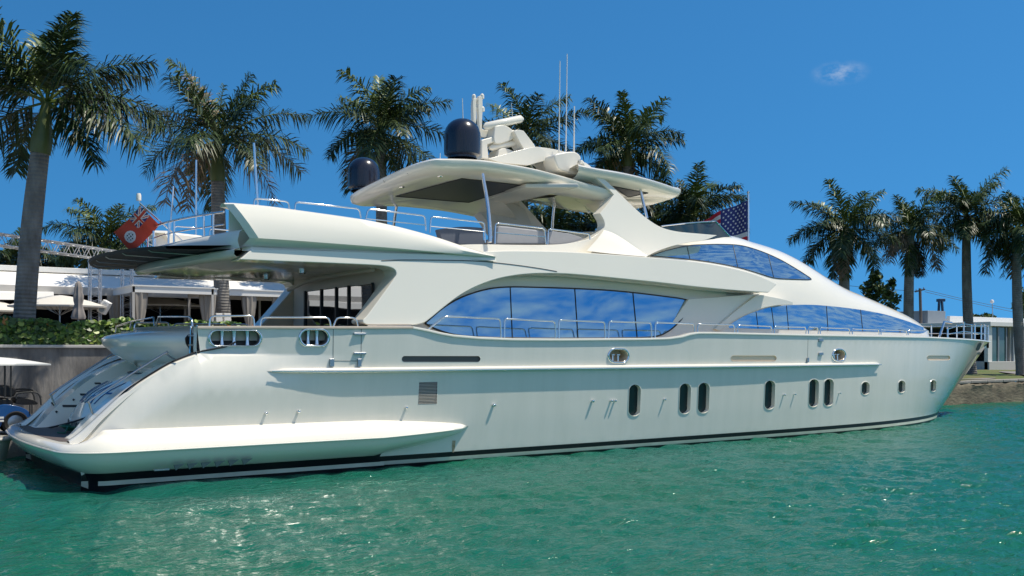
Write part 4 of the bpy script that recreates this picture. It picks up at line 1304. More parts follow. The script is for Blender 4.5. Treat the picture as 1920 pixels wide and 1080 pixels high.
# boarding ladder by the moulding
for y0 in (-2.62, -3.05):
    m = MB(); m.tube([(2.4, y0, 2.55), (2.42, y0, 3.3)], .02, 7); m.build('ladder_stile', STEEL, yacht)
for z in (2.68, 2.88, 3.08):
    m = MB(); m.box((2.45, -2.83, z), (.2, .42, .035)); m.build('ladder_tread', DSTEEL, yacht, bevel=.008)

# added beige plates: warm bounce light painted on the aft pillars' inner faces
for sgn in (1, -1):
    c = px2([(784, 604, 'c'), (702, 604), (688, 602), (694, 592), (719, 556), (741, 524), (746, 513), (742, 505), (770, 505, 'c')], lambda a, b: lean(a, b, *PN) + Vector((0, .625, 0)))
    m = MB(); m.prism([Vector((p.x, sgn * p.y, p.z)) for p in c], Vector((0, sgn * .02, 0))); m.build('pillar_warm_bounce', BEIGE, yacht)

# ------------------------------------------------------------------ loose things aboard
sofa = thing('sofa', 'pale grey lounge sofa behind the flybridge rail beside the arch fin', 'sofa', onY(1000, 452, -1.9))
def cush(pts, y, th, mt, par, nm, bev=.06):
    m = MB(); m.prism(px2(pts, lambda a, b: onY(a, b, y)), Vector((0, th, 0))); m.build(nm, mt, par, bevel=bev, seg=3)
cush([(935, 427), (945, 424), (980, 428), (1012, 432), (1022, 438), (1023, 458, 'c'), (930, 458, 'c')], -2.2, .25, CUSHION, sofa, 'backrest')
cush([(1030, 435), (1055, 436), (1078, 441), (1096, 449), (1088, 458, 'c'), (1030, 458, 'c')], -2.25, .25, CUSHION, sofa, 'backrest')
cush([(935, 446), (1090, 452), (1090, 462), (930, 462)], -1.95, .7, CUSHION, sofa, 'seat')
sofa2 = thing('sofa', 'dark slate bench sofa behind the flybridge rail aft of the hardtop post', 'sofa', onY(860, 455, -1.9))
cush([(822, 430, 'c'), (865, 425), (906, 427, 'c'), (908, 460, 'c'), (830, 458, 'c')], -2.0, .2, CUSHD, sofa2, 'backrest', .03)
cush([(822, 446), (908, 450), (908, 462), (830, 462)], -1.8, .7, CUSHD, sofa2, 'seat', .04)

# mooring line, shore cable, hose
on_hull = [hpt(*hull_at(a, b), .022) for a, b in [(441, 641), (425, 649), (400, 654)]]
for x in (2.36, 2.1, 1.8, 1.5, 1.2, .95): on_hull.append(Vector((x, -hy(x, table(QUART, x)) + .07, table(QUART, x) + .055)))
pp_ = [(205, 762, -2.6), (180, 775, -1.8), (150, 787, -.8), (110, 798, .8), (70, 806, 2.2), (40, 808, 3.1), (18, 813, 3.5)]
m = MB(); m.tube(cr(on_hull + [onY(a, b, y) for a, b, y in pp_], 8), .021, 6)
tag(m.build('mooring_rope', ROPE), 'black mooring rope running from the aft fairlead down over the swim platform', 'rope')
m = MB(); m.tube(cr([onY(a, b, y) for a, b, y in [(207, 692, 3.0), (192, 701, 3.15), (172, 711, 3.3), (150, 720, 3.4), (128, 727, 3.5), (112, 735, 3.6), (98, 748, 4.0), (88, 765, 4.4)]], 8), .034, 7)
tag(m.build('shore_cable', YHOSE), 'thick yellow shore power cable lying over the port quarter wing', 'cable')
m = MB(); q = []
for i in range(120):
    a = i * .35; r = .22 + .0016 * i
    q.append(onZ(148, 808, .92) + Vector((r * math.cos(a), r * .9 * math.sin(a) , .02 + .0009 * i)))
q += [onZ(122, 812, .93), onZ(108, 811, .93)]
m.tube(q, .018, 6); tag(m.build('garden_hose', GHOSE), 'coiled green hose on the teak swim platform', 'hose')

# ------------------------------------------------------------------ flags
def flag_grid(name, corners, nu, nv, fn, mats, parent, ripple=.05, waves=2.2, phase=0, sag=0.):
    A, B, C_, D = [Vector(c) for c in corners]      # hoist top, hoist bottom, fly bottom, fly top
    N = (D - A).cross(B - A).normalized()
    rows = []
    for j in range(nv + 1):
        v = j / nv; r = []
        for i in range(nu + 1):
            u = i / nu
            p = A.lerp(D, u).lerp(B.lerp(C_, u), v)
            p += N * (ripple * math.sin(u * waves * 2 * math.pi + phase + v * 1.3) * min(1, u * 3)) + Vector((0, 0, -sag * math.sin(u * math.pi)))
            r.append(p)
        rows.append(r)
    m = MB()
    vs = [p for r in rows for p in r]
    m.add(vs, [])
    for j in range(nv):
        for i in range(nu):
            a = j * (nu + 1) + i
            m.f.append([a, a + 1, a + nu + 2, a + nu + 1]); m.m.append(fn((i + .5) / nu, (j + .5) / nv)); m.smooth.append(True)
    o = m.build(name, mats, parent, sharp=180)
    return o, (lambda u, v: A.lerp(D, u).lerp(B.lerp(C_, u), v) + N * (ripple * math.sin(u * waves * 2 * math.pi + phase + v * 1.3) * min(1, u * 3)) + Vector((0, 0, -sag * math.sin(u * math.pi)))), N
def ensign(u, v):
    if u < .46 and v < .5:
        x = u / .46 * 2 - 1; y = v / .5 * 2 - 1
        if abs(x) < .11 or abs(y) < .2: return 0
        if abs(x) < .19 or abs(y) < .34: return 2
        d = abs(abs(x) - abs(y)) 
        if d < .085: return 0
        if d < .24: return 2
        return 1
    dx = (u - .71) * 1.55; dy = v - .52
    r = math.hypot(dx, dy)
    if r < .22:
        if .0 < r < .15 and (abs(math.sin(dx * 38) * math.cos(dy * 31)) > .62): return 3 if dx < .05 else 1
        return 2
    return 0
sy = .1
fl = thing('ensign_flag', 'red ensign with union canton and white disc flying from the slanted staff over the stern', 'flag', onY(342, 452, sy))
m = MB(); a = onY(343, 453, sy); b = onY(262, 381, sy); c = onY(260, 366, sy)
m.tube([a, a.lerp(b, .5), b], .022, 8); m.tube([b, c], .016, 6); m.build('flagstaff', STEEL, fl)
m = MB(); m.lathe(onY(260, 376, sy), [(0, 0), (.06, 0), (.06, .12), (.045, .17), (0, .17)], 12); m.build('stern_light', WHITE, fl)
gy = onY(230, 430, .2)
flag_grid('flag_cloth', [onY(263, 386, sy), onY(299, 422, sy), onY(244, 473, .9), onY(214, 434, .9)], 90, 60, ensign, [RED, FBLUE, FWHITE, SEAM], fl, .05, 1.3, .6, .05)
def stripes(u, v):
    if u < .55 and v < 7 / 13: return 1
    return 0 if int(v * 13) % 2 == 0 else 2
us = thing('shore_flag', 'stars and stripes flag on a silver pole standing behind the wheelhouse roof', 'flag', Vector((*onT(1403, 500, 48).xy, 1.3)))
base = onT(1405, 500, 48); base.z = 1.3; topz = onT(1403, 362, 48)
m = MB(); m.tube([base, Vector((topz.x, topz.y, topz.z))], [.055, .04], 10); m.build('flagpole', STEEL, us)
m = MB(); m.lathe(topz + Vector((0, 0, -.03)), [(0, 0), (.06, .02), (.075, .07), (.05, .13), (0, .15)], 12); m.build('finial', STEEL, us)
o, fp, N_f = flag_grid('flag_cloth', [onT(1401.5, 376, 47.9), onT(1401.5, 484, 47.9), onT(1316, 508, 49.4), onT(1316, 414, 49.4)], 60, 52, stripes, [FRED2, FBLUE, FWHITE], us, .16, 1.5, 2.4, -.05)
m = MB()
for j in range(9):
    for i in range(6 if j % 2 == 0 else 5):
        u = .55 * ((i + .55 + (0 if j % 2 == 0 else .5)) / 6.2); v = 7 / 13 * (j + .8) / 9.6
        p = fp(u, v); du = (fp(u + .01, v) - p).normalized(); dv = (fp(u, v + .01) - p).normalized()
        for sgn in (1, -1):
            st = []
            for k in range(10):
                r = .062 if k % 2 == 0 else .028
                st.append(p + N_f * .012 * sgn + du * r * math.cos(k * math.pi / 5) + dv * r * math.sin(k * math.pi / 5))
            m.add(st, [tuple(range(10))])
bmf = bmesh.new(); bmf.from_mesh(o.data); n0 = len(bmf.faces)
sm_ = m.mesh('stars', merge=False); bmf.from_mesh(sm_); bmf.faces.ensure_lookup_table()
for f_ in bmf.faces[n0:]: f_.material_index = 2
bmf.to_mesh(o.data); bmf.free()

# ------------------------------------------------------------------ palms and trees
def leafmat(name, col, c2, tr=.0):
    m = mat(name, col, .42, spec=.45, noise=(.8, 1.3, c2)); return m
LEAF = [leafmat('frond_deep', (.022, .042, .014), (.034, .058, .018)), leafmat('frond_mid', (.042, .072, .020), (.060, .088, .028)), leafmat('frond_light', (.085, .125, .026), (.12, .15, .035)), leafmat('frond_dry', (.22, .165, .105), (.15, .10, .06))]
SHAFT = mat('crownshaft_green', (.105, .135, .04), .45, noise=(.6, 2, (.13, .12, .05)), stretch=(3, 3, .6))
def bark_mat():
    m = mat('palm_bark', (.25, .235, .215), .9, noise=(.85, 3.2, (.12, .105, .095)), stretch=(1, 1, .45))
    n = m.node_tree; b = n.nodes['Principled BSDF']
    t = n.nodes.new('ShaderNodeTexCoord'); w = n.nodes.new('ShaderNodeTexWave'); w.bands_direction = 'Z'; w.inputs['Scale'].default_value = 2.6; w.inputs['Distortion'].default_value = 1.6; w.inputs['Detail'].default_value = 3
    n.links.new(t.outputs['Object'], w.inputs['Vector'])
    bp = n.nodes.new('ShaderNodeBump'); bp.inputs['Strength'].default_value = .5; bp.inputs['Distance'].default_value = .04
    n.links.new(w.outputs[1], bp.inputs['Height']); n.links.new(bp.outputs[0], b.inputs['Normal'])
    return m
BARK = bark_mat()
def frond(m, rnd, o, az, e0, L, bend, dens, width, mi, ragged=0.):
    d0 = Vector((math.cos(az), math.sin(az), 0))
    n = 12; p = Vector(o); pts = [p.copy()]; el = e0
    for i in range(n):
        s = (i + 1) / n
        el = e0 - bend * s ** 1.35
        p = p + (d0 * math.cos(el) + Vector((0, 0, 1)) * math.sin(el)) * (L / n)
        pts.append(p.copy())
    m.tube(pts, [.045 * (1 - .85 * i / n) for i in range(n + 1)], 4, mi if mi == 3 else 2, caps=False)
    side = Vector((-d0.y, d0.x, 0))
    N = int(dens)
    for k in range(N):
        s = .14 + .86 * (k + rnd.random() * .6) / N
        if rnd.random() < ragged: continue
        f = s * n; i = min(int(f), n - 1); q = pts[i].lerp(pts[i + 1], f - i)
        t = (pts[i + 1] - pts[i]).normalized(); up = side.cross(t).normalized()
        if up.z < 0: up = -up
        ll = L * .32 * (math.sin(min(1, (s - .05) * 1.25) ** .7 * math.pi) ** .55 * .85 + .28) * rnd.uniform(.8, 1.12) if s < .84 else L * .32 * lerp(.78, .34, (s - .84) / .16) * rnd.uniform(.85, 1.1)
        for sg in (1, -1):
            roll = rnd.choice((-.75, -.25, .2, .65)) + rnd.uniform(-.2, .2)
            d = (side * sg * math.cos(roll) + up * math.sin(roll)) * .80 + t * rnd.uniform(.42, .72)
            d.normalize()
            mid = q + d * ll * .5 + Vector((0, 0, -.05 * ll))
            tip = q + d * ll * .88 + Vector((0, 0, -rnd.uniform(.18, .5) * ll))
            w = d.cross(up if abs(d.dot(up)) < .9 else t).normalized() * width * rnd.uniform(.8, 1.2)
            mm = mi
            if mi in (0, 1) and rnd.random() < .22: mm = 1 - mi
            o_ = len(m.v)
            m.v += [tuple(q + w * .35), tuple(q - w * .35), tuple(mid - w * .5), tuple(mid + w * .5), tuple(tip)]
            m.f += [[o_, o_ + 1, o_ + 2, o_ + 3], [o_ + 3, o_ + 2, o_ + 4]]; m.m += [mm, mm]; m.smooth += [True, True]
def ground_z(x, y):
    if x < 14: return 2.86
    return 1.2
def palm(label, crown, base, t, L, tr, nf, seed, gz, kind='royal', dry=0, t2=None, spear=True, elo=-.42, dens=70, lw=.064, shaftlen=None, custom=None, hang=0):
    rnd = random.Random(seed)
    C0 = onT(*crown, t)
    B0 = onT(base, 600, t2 or t); B0.z = gz(B0) if callable(gz) else gz
    root = thing('palm_tree', label, 'palm tree', B0, 'tall palms along the quay')
    sl_ = shaftlen if shaftlen is not None else L * .42
    H = C0.z - B0.z
    path = []; rad = []
    for i in range(25):
        s = i / 24; p = B0.lerp(C0, s); p += (C0 - B0).cross(AX).normalized() * (0.012 * H * math.sin(s * math.pi))
        path.append(p)
        r = tr * (1.18 - .30 * s + .10 * math.sin(s * math.pi) + .28 * max(0, .06 - s) / .06)
        rad.append(r)
    k = max(2, int(round(24 * (1 - sl_ / H))))
    m = MB(); m.tube(path[:k + 1], rad[:k + 1], 14); m.build('trunk', BARK, root, sharp=60)
    m = MB(); pr = []; rr = []
    for i in range(9):
        s = i / 8; pr.append(path[k].lerp(C0, s)); rr.append(rad[k] * lerp(1.12 - .35 * s, .5, s ** 3) * (1 + .14 * math.sin(min(1, s * 2) * math.pi)))
    m.tube(pr, rr, 12); m.build('crownshaft', SHAFT if kind == 'royal' else BARK, root)
    m = MB(); az0 = rnd.uniform(0, 6.28)
    for i in range(nf):
        g = i / (nf - 1)
        az = az0 + i * 2.39996 + rnd.uniform(-.25, .25)
        e0 = lerp(1.32, elo, g ** .85) + rnd.uniform(-.12, .12)
        bend = lerp(.75, 1.05, g) + rnd.uniform(-.2, .35)
        mi = 2 if g < .16 else (1 if rnd.random() < .38 else 0)
        if i >= nf - dry: mi = 3
        frond(m, rnd, C0 + Vector((rnd.uniform(-.08, .08), rnd.uniform(-.08, .08), rnd.uniform(-.25, .1))), az, e0, L * rnd.uniform(.84, 1.08), bend, dens, lw, mi, .05 if mi != 3 else .3)
    for i in range(hang):
        frond(m, rnd, C0 + Vector((0, 0, -.4)), rnd.uniform(0, 6.28), -1.1, L * .8, .4, dens * .8, lw, 3 if i % 2 else 0, .2)
    if spear:
        frond(m, rnd, C0, rnd.uniform(0, 6.28), 1.5, L * .55, .1, dens * .5, lw * .8, 2)
    for cs_ in (custom or []):
        ang, e0, ln, bend, mi = cs_      # seen from the quay front: ang 0 = right, pi = left
        d = RT * math.cos(ang) + AX * math.sin(ang)
        frond(m, rnd, C0, math.atan2(d.y, d.x), e0, L * ln, bend, dens * 1.1, lw, mi, .04)
    m.build('crown', LEAF, root, merge=False, sharp=180)
    return root
pal = [
 ('tallest palm at the left edge, smooth grey trunk rising in front of the pavilion', (88, 192), 42, 31, 3.7, .27, 9, 3, dict(dens=86, lw=.056, elo=.05, custom=[(.1, .35, 1.12, 1.15, 0), (-.3, .0, 1.1, .95, 1), (3.3, .45, 1.1, 1.0, 0), (2.9, -.1, 1.05, .9, 0), (-.4, -.45, .8, .75, 0), (-.9, .9, .95, .6, 0), (1.5, 1.25, 1., .3, 1), (-2.2, .75, 1.0, .7, 0), (.5, .85, 1.0, .8, 0), (3.0, .9, 1., .6, 0)])),
 ('palm behind the red ensign with a ragged crown and one upright snapped frond', (408, 258), 424, 42, 4.1, .27, 19, 11, dict(dens=76, lw=.062, dry=3, custom=[(2.6, 1.05, .82, .1, 3), (.2, 1.2, .75, .2, 1)])),
 ('bushy palm rising behind the smaller navy dome', (716, 240), 729, 47, 3.7, .25, 20, 21, dict(dry=1, shaftlen=.9, hang=2, custom=[(1.4, 1.25, .8, .4, 1), (.3, .75, 1., .7, 1)])),
 ('palm half hidden behind the radar mast', (985, 262), 985, 52, 3.5, .25, 19, 34, {}),
 ('dense palm just right of the whip antennas', (1178, 276), 1185, 49, 3.3, .25, 21, 42, dict(shaftlen=.9, hang=2, dry=1, custom=[(.9, 1.1, .8, .5, 1), (2.2, 1.1, .9, .5, 1)])),
 ('short spiky palm behind the tip of the hardtop', (1300, 400), 1300, 54, 3.2, .22, 19, 53, dict(hang=1, shaftlen=.6, custom=[(.2, .75, 1., .9, 0), (2.2, 1.2, .7, .3, 0)])),
 ('leftmost palm of the row on the right bank, crown over the bow roof', (1585, 425), 1588, 56, 3.3, .27, 21, 61, dict(hang=3, shaftlen=.8)),
 ('palm with dead fronds hanging down its trunk, second on the right bank', (1708, 430), 1706, 60, 3.1, .26, 18, 77, dict(hang=5, dry=3, shaftlen=.5)),
 ('tall straight palm standing on the lawn off the bow', (1812, 402), 1822, 62, 3.45, .255, 20, 83, dict(shaftlen=1.3, custom=[(.3, 1.0, 1., .7, 1), (2.9, .9, 1., .8, 2)])),
 ('palm at the right edge in front of the white house', (1906, 428), 1916, 60, 3.3, .25, 21, 95, dict(hang=2, shaftlen=1.4)),
 ('low feathery palm behind the red ensign, above the truss', (196, 452), 196, 58, 3.5, .2, 20, 101, dict(shaftlen=.3, lw=.07)),
 ('dark small palm at the far left edge behind the pavilion roof', (18, 492), 18, 58, 2.6, .2, 18, 113, dict(shaftlen=.3, lw=.07)),
 ('low palm behind the pavilion roof right of the tall trunk', (118, 505), 118, 60, 3.0, .2, 18, 127, dict(shaftlen=.3, lw=.07)),
 ('drooping palm seen through the opening under the hardtop', (1035, 432), 1035, 50, 3.0, .2, 18, 131, dict(shaftlen=.3)),
 ('pale palm seen through the arch beside the fin', (1112, 436), 1112, 53, 3.0, .2, 18, 139, dict(shaftlen=.3)),
 ('palm crown showing low behind the upper windscreen', (1232, 418), 1232, 55, 2.9, .22, 18, 149, dict(shaftlen=.3)),
]
for (lab, crown, base, t, L, tr, nf, seed, kw) in pal:
    palm(lab, crown, base, t, L, tr, nf, seed, 2.80 if base < 640 else (lambda B: lawn_z(B.x, B.y)), **kw) if False else palm(lab, crown, base, t, L, tr, nf, seed, 2.80 if base < 500 else 1.1, **kw)

def leafy(name, label, cat, blobs, trunk, n, size, mats, seed, group=None, stem=.08):
    """broadleaf crown: leaf quads gathered in uneven clumps, with a trunk and limbs"""
    rnd = random.Random(seed)
    root = thing(name, label, cat, trunk[0], group)
    m = MB(); m.tube(trunk, [stem * (1 - .5 * i / (len(trunk) - 1)) for i in range(len(trunk))], 7)
    for c, r in blobs: m.tube([trunk[-1], Vector(c)], [stem * .4, stem * .12], 5)
    m.build('trunk', BARK, root)
    m = MB()
    for c, r in blobs:
        for k in range(n):
            d = Vector((rnd.gauss(0, 1), rnd.gauss(0, 1), rnd.gauss(0, 1))).normalized() * rnd.random() ** .45
            p = Vector(c) + Vector((d.x * r[0], d.y * r[0], d.z * r[1]))
            a = Vector((rnd.uniform(-1, 1), rnd.uniform(-1, 1), rnd.uniform(-.5, .9))).normalized(); b = a.cross(Vector((rnd.uniform(-1, 1), rnd.uniform(-1, 1), rnd.uniform(-1, 1)))).normalized()
            s = size * rnd.uniform(.6, 1.3)
            q = [p + a * s, p + b * s * .5 + a * s * .1, p - a * s, p - b * s * .5 + a * s * .1]
            m.add(q, [(0, 1, 2, 3)], rnd.choices(range(len(mats)), [5, 4, 2][:len(mats)])[0])
    m.build('crown', mats, root, merge=False, sharp=180)
GR = [leafmat('leaf_dark', (.03, .055, .014), (.04, .07, .02)), leafmat('leaf_mid', (.055, .095, .02), (.07, .11, .03)), leafmat('leaf_bright', (.12, .18, .03), (.16, .20, .05))]
def bush_t(px, t, blobs, **k):
    return [(onT(a, b, t + dt), (r * t / F, r2 * t / F)) for a, b, dt, r, r2 in blobs]
bl = bush_t(0, 66, [(1642, 520, 0, 12, 13), (1630, 542, .5, 17, 15), (1652, 545, -.5, 16, 16), (1640, 565, 0, 26, 14), (1620, 575, .6, 18, 10)])
b0 = onT(1640, 660, 66); b0.z = 1.1
leafy('leafy_tree', 'small round leafy tree left of the dead-fronded palm on the right bank', 'tree', bl, [b0, onT(1641, 600, 66), onT(1642, 560, 66)], 260, .16, GR, 5, 'leafy trees on the right bank')
bl = bush_t(0, 64, [(1672, 530, 0, 10, 11), (1667, 550, .4, 13, 12), (1678, 562, -.4, 12, 11), (1670, 580, 0, 15, 12)])
b0 = onT(1671, 660, 64); b0.z = 1.1
leafy('leafy_tree', 'slim sparse leafy tree close beside the palm with dead fronds', 'tree', bl, [b0, onT(1671, 610, 64), onT(1671, 570, 64)], 110, .15, GR, 6, 'leafy trees on the right bank')
bl = bush_t(0, 95, [(1822 + 9 * i, 594 + (i % 3) * 1.5, i * .6, 9, 6) for i in range(5)])
b0 = onT(1835, 650, 95); b0.z = 1.6
leafy('clipped_bush', 'low dark green bush showing above the grey flat roof', 'bush', bl, [b0, onT(1835, 620, 95), onT(1835, 600, 95)], 160, .22, GR, 7)
bl = bush_t(0, 92, [(1908, 572, 0, 9, 14), (1920, 560, .4, 12, 22), (1925, 585, -.4, 14, 14)])
b0 = onT(1918, 650, 92); b0.z = 1.6
leafy('leafy_tree', 'bright leafy tree at the right edge behind the white house', 'tree', bl, [b0, onT(1918, 620, 92), onT(1918, 590, 92)], 260, .22, GR, 8, 'leafy trees on the right bank')
# sea-grape hedge on top of the quay wall: round leathery leaves
HL = [leafmat('seagrape_dark', (.035, .075, .016), (.045, .085, .02)), leafmat('seagrape_mid', (.075, .15, .022), (.10, .18, .03)), leafmat('seagrape_light', (.22, .30, .05), (.28, .34, .08)), leafmat('seagrape_rust', (.42, .16, .05), (.45, .24, .06))]
def hedge(name, label, x0, x1, y0, y1, z0, z1, n, seed):
    rnd = random.Random(seed)
    root = thing(name, label, 'hedge', ((x0 + x1) / 2, (y0 + y1) / 2, z0))
    m = MB()
    for i in range(int((x1 - x0) / .35)):
        x = x0 + .35 * i + rnd.uniform(-.1, .1); y = lerp(y0, y1, rnd.uniform(.3, .7))
        m.tube([(x, y, z0), (x + rnd.uniform(-.15, .15), y, lerp(z0, z1, .5)), (x + rnd.uniform(-.25, .25), y + rnd.uniform(-.2, .2), lerp(z0, z1, .85))], [.03, .02, .01], 5)
    m.build('stems', BARK, root)
    m = MB()
    for i in range(n):
        x = rnd.uniform(x0, x1)
        zt = z1 + .07 * math.sin(x * 2.1) + .05 * math.sin(x * 5.3)
        if rnd.random() < .72: y = y0 + abs(rnd.gauss(0, .10)); z = rnd.uniform(z0, zt); nrm = Vector((rnd.gauss(0, .45), -1, rnd.gauss(.35, .5)))
        else: y = rnd.uniform(y0, y1); z = zt - abs(rnd.gauss(0, .06)); nrm = Vector((rnd.gauss(0, .5), rnd.gauss(-.3, .5), 1))
        nrm.normalize(); a = nrm.cross(Vector((rnd.uniform(-1, 1), rnd.uniform(-1, 1), rnd.uniform(-1, 1)))).normalized(); b = nrm.cross(a)
        s = rnd.uniform(.05, .105)
        q = [Vector((x, y, z)) + (a * math.cos(k * math.pi / 4) + b * math.sin(k * math.pi / 4) * .88) * s + nrm * (.02 * abs(math.cos(k * math.pi / 4)) * rnd.uniform(.3, 1.2)) for k in range(8)]
        m.add(q, [tuple(range(8))], rnd.choices((0, 1, 2, 3), (45, 38, 13, 2))[0])
    m.build('foliage', HL, root, merge=False, sharp=180)
hedge('hedge', 'sea grape hedge of round green leaves along the top of the concrete quay wall', -13, 9.5, 8.95, 9.9, 2.86, 3.68, 9000, 2)
m = MB()
m.box((-12, 8.62, 1.72), (53, .3, 2.24)); wall = m.build('concrete_wall', CONC); tag(wall, 'stained grey concrete quay wall under the hedge', 'wall')
m = MB(); m.box((-12, 8.60, 2.89), (53.1, .42, .09)); m.build('coping', CAPST, wall, bevel=.015)
wall.parent = None

# ------------------------------------------------------------------ restaurant terrace on the left
PAVW = mat('pavilion_white', (.84, .82, .78), .6, noise=(.4, 1.5, (.76, .74, .70)))
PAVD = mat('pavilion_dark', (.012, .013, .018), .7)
PAVG = mat('pavilion_fabric', (.50, .48, .45), .8, noise=(.5, 2, (.42, .40, .38)))
CURT = mat('cabana_curtain', (.33, .30, .265), .9, noise=(.5, 6, (.26, .235, .21)), stretch=(2, 2, .2))
UMB = mat('umbrella_canvas', (.66, .62, .55), .85)
UMBG = mat('umbrella_taupe', (.30, .27, .255), .9, noise=(.5, 7, (.23, .21, .2)))
ALU = mat('truss_aluminium', (.55, .55, .56), .35, .8)
pv = thing('pavilion', 'long white flat roofed pavilion with a dark open front behind the hedge', 'pavilion', (-4, 19, 2.86))
def slab(nm, x0, x1, y0, y1, z0, z1, mt, par, bev=.02):
    m = MB(); m.box(((x0 + x1) / 2, (y0 + y1) / 2, (z0 + z1) / 2), (x1 - x0, y1 - y0, z1 - z0)); return m.build(nm, mt, par, bevel=bev)
slab('roof', -30, 15, 20.6, 28, 6.03, 6.25, PAVW, pv)
m = MB(); m.prism([Vector((-30, 18.05, 5.05)), Vector((-30, 18.35, 5.05)), Vector((-30, 21.0, 6.01)), Vector((-30, 20.7, 6.01))], Vector((45, 0, 0))); m.build('fascia', PAVW, pv)
slab('fabric_band', -30, 15, 17.93, 18.03, 4.98, 5.30, PAVG, pv)
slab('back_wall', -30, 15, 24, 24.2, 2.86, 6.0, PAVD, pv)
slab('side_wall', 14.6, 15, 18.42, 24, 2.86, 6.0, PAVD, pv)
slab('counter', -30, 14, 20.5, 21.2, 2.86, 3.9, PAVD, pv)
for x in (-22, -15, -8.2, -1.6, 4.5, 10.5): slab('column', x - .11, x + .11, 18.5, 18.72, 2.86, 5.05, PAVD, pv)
rnd = random.Random(9)
m = MB(); n = 34; rows = []
for k, (dy, z) in enumerate(((0, 5.06), (-.9, 4.98), (-1.0, 4.72))):
    rows.append([Vector((lerp(-30, 3.2, i / n), 18.1 + dy, z + (.06 * math.sin(i * 1.7) if k else 0))) for i in range(n + 1)])
m.grid(rows); m.build('awning', PAVW, pv, sharp=60)
for i, (px, t, w) in enumerate(((118, 45, .7), (78, 46, .5), (190, 45, .6), (300, 46, .8), (335, 47, .6))):
    q = onT(px, 590, t)
    m = MB(); m.box((q.x, q.y, 3.5), (w * 1.4, .06, .55)); 
    o = thing('lounge_chair', ('grey', 'low grey', 'dark', 'pale', 'small pale')[i] + ' lounge chair in the shade of the terrace, ' + ('right of the tall trunk', 'left of the grey one', 'beside the lattice tower', 'behind the curtained cabana', 'deep in the cabana shade')[i], 'chair', (q.x, q.y, 2.86), 'terrace lounge chairs')
    m.build('backrest', (CUSHION, CUSHION, CUSHD, CUSHION, CUSHION)[i], o, bevel=.02)
    m = MB(); m.box((q.x, q.y - .38, 3.22), (w * 1.4, .7, .14)); m.build('seat', CUSHD, o, bevel=.03)
    for sx in (-1, 1):
        for sy_ in (-.1, -.66):
            m = MB(); m.box((q.x + sx * w * .62, q.y + sy_, 3.0), (.05, .05, .29)); m.build('leg', SEAM, o)
# trusses
def truss(a, b, w, n, name, label, up=Vector((1, 0, 0)), par=None):
    a, b = Vector(a), Vector(b); d = (b - a).normalized(); u = (up - d * up.dot(d)).normalized(); v = d.cross(u)
    root = thing(name, label, 'truss', a, 'aluminium stage trusses on the terrace')
    cs_ = [u * w / 2 + v * w / 2, u * w / 2 - v * w / 2, -u * w / 2 - v * w / 2, -u * w / 2 + v * w / 2]
    m = MB()
    for c in cs_: m.tube([a + c, b + c], .030, 7)
    m.build('chords', ALU, root)
    m = MB()
    for k in range(4):
        c0, c1 = cs_[k], cs_[(k + 1) % 4]
        pts = [a.lerp(b, i / n) + (c0 if i % 2 == 0 else c1) for i in range(n + 1)]
        m.tube(pts, .015, 5)
    m.build('bracing', ALU, root)
tA = onT(178, 600, 37.5); tA.z = 2.86
tB = onT(238, 600, 39.0); tB.z = 2.86
hz = onT(178, 482, 37.5).z
truss(tA, Vector((tA.x, tA.y, hz)), .36, 22, 'truss_tower', 'silver lattice truss tower left of the speaker, holding the long truss beam')
truss(tB, Vector((tB.x, tB.y, hz - .1)), .36, 22, 'truss_tower', 'silver lattice truss tower right of the speaker, half behind the awning')
truss(onT(-60, 441, 32), onT(240, 484, 39.2), .38, 30, 'truss_beam', 'long horizontal silver truss beam running above the pavilion roof', up=Vector((0, 0, 1)))
# umbrellas
def open_umbrella(px, py, t, r, label):
    q = onT(px, py, t); root = thing('patio_umbrella', label, 'umbrella', (q.x, q.y, 2.86), 'open patio umbrellas')
    m = MB(); prof = [(0, 0), (r * .25, -.06), (r * .6, -.20), (r, -.42), (r * .99, -.48), (r * .6, -.24), (0, -.06)]
    m.lathe(q, prof, 8); m.build('canopy', UMB, root, sharp=20)
    m = MB(); m.tube([(q.x, q.y, 2.86), q], .03, 8); m.build('pole', DSTEEL, root)
    m = MB()
    for k in range(8):
        a = k * math.pi / 4; m.tube([q + Vector((0, 0, -.75)), q + Vector((r * .55 * math.cos(a), r * .55 * math.sin(a), -.24))], .012, 5)
    m.build('struts', DSTEEL, root)
open_umbrella(112, 553, 36.5, 1.75, 'wide open cream umbrella behind the tall palm trunk')
open_umbrella(-12, 562, 37.5, 1.2, 'open cream umbrella cut off by the left edge')
open_umbrella(300, 556, 44, 2.0, 'open cream umbrella deep behind the curtained cabana')
q = onT(147, 598, 33.5); root = thing('folded_umbrella', 'folded taupe umbrella tied at its waist standing behind the hedge', 'umbrella', (q.x, q.y, 2.86))
m = MB(); k = 33.5 / F
prof = [(.02, -.02), (11 * k, 0), (12 * k, 4 * k), (9 * k, 16 * k), (6.5 * k, 27 * k), (8 * k, 34 * k), (8.5 * k, 45 * k), (6.5 * k, 50 * k), (6.5 * k, 58 * k), (5 * k, 66 * k), (2.5 * k, 70 * k), (0, 71 * k)]
seg = 28; rows = []
for r, z in prof: rows.append([Vector((q.x + r * (1 + .13 * math.cos(7 * 2 * math.pi * j / seg)) * math.cos(2 * math.pi * j / seg), q.y + r * (1 + .13 * math.cos(7 * 2 * math.pi * j / seg)) * math.sin(2 * math.pi * j / seg), q.z + z)) for j in range(seg)])
m.grid(rows, closed_u=True); m.build('canopy', UMBG, root, sharp=60)
m = MB(); m.tube([(q.x, q.y, 2.86), (q.x, q.y, q.z + .1)], .03, 8); m.build('pole', DSTEEL, root)
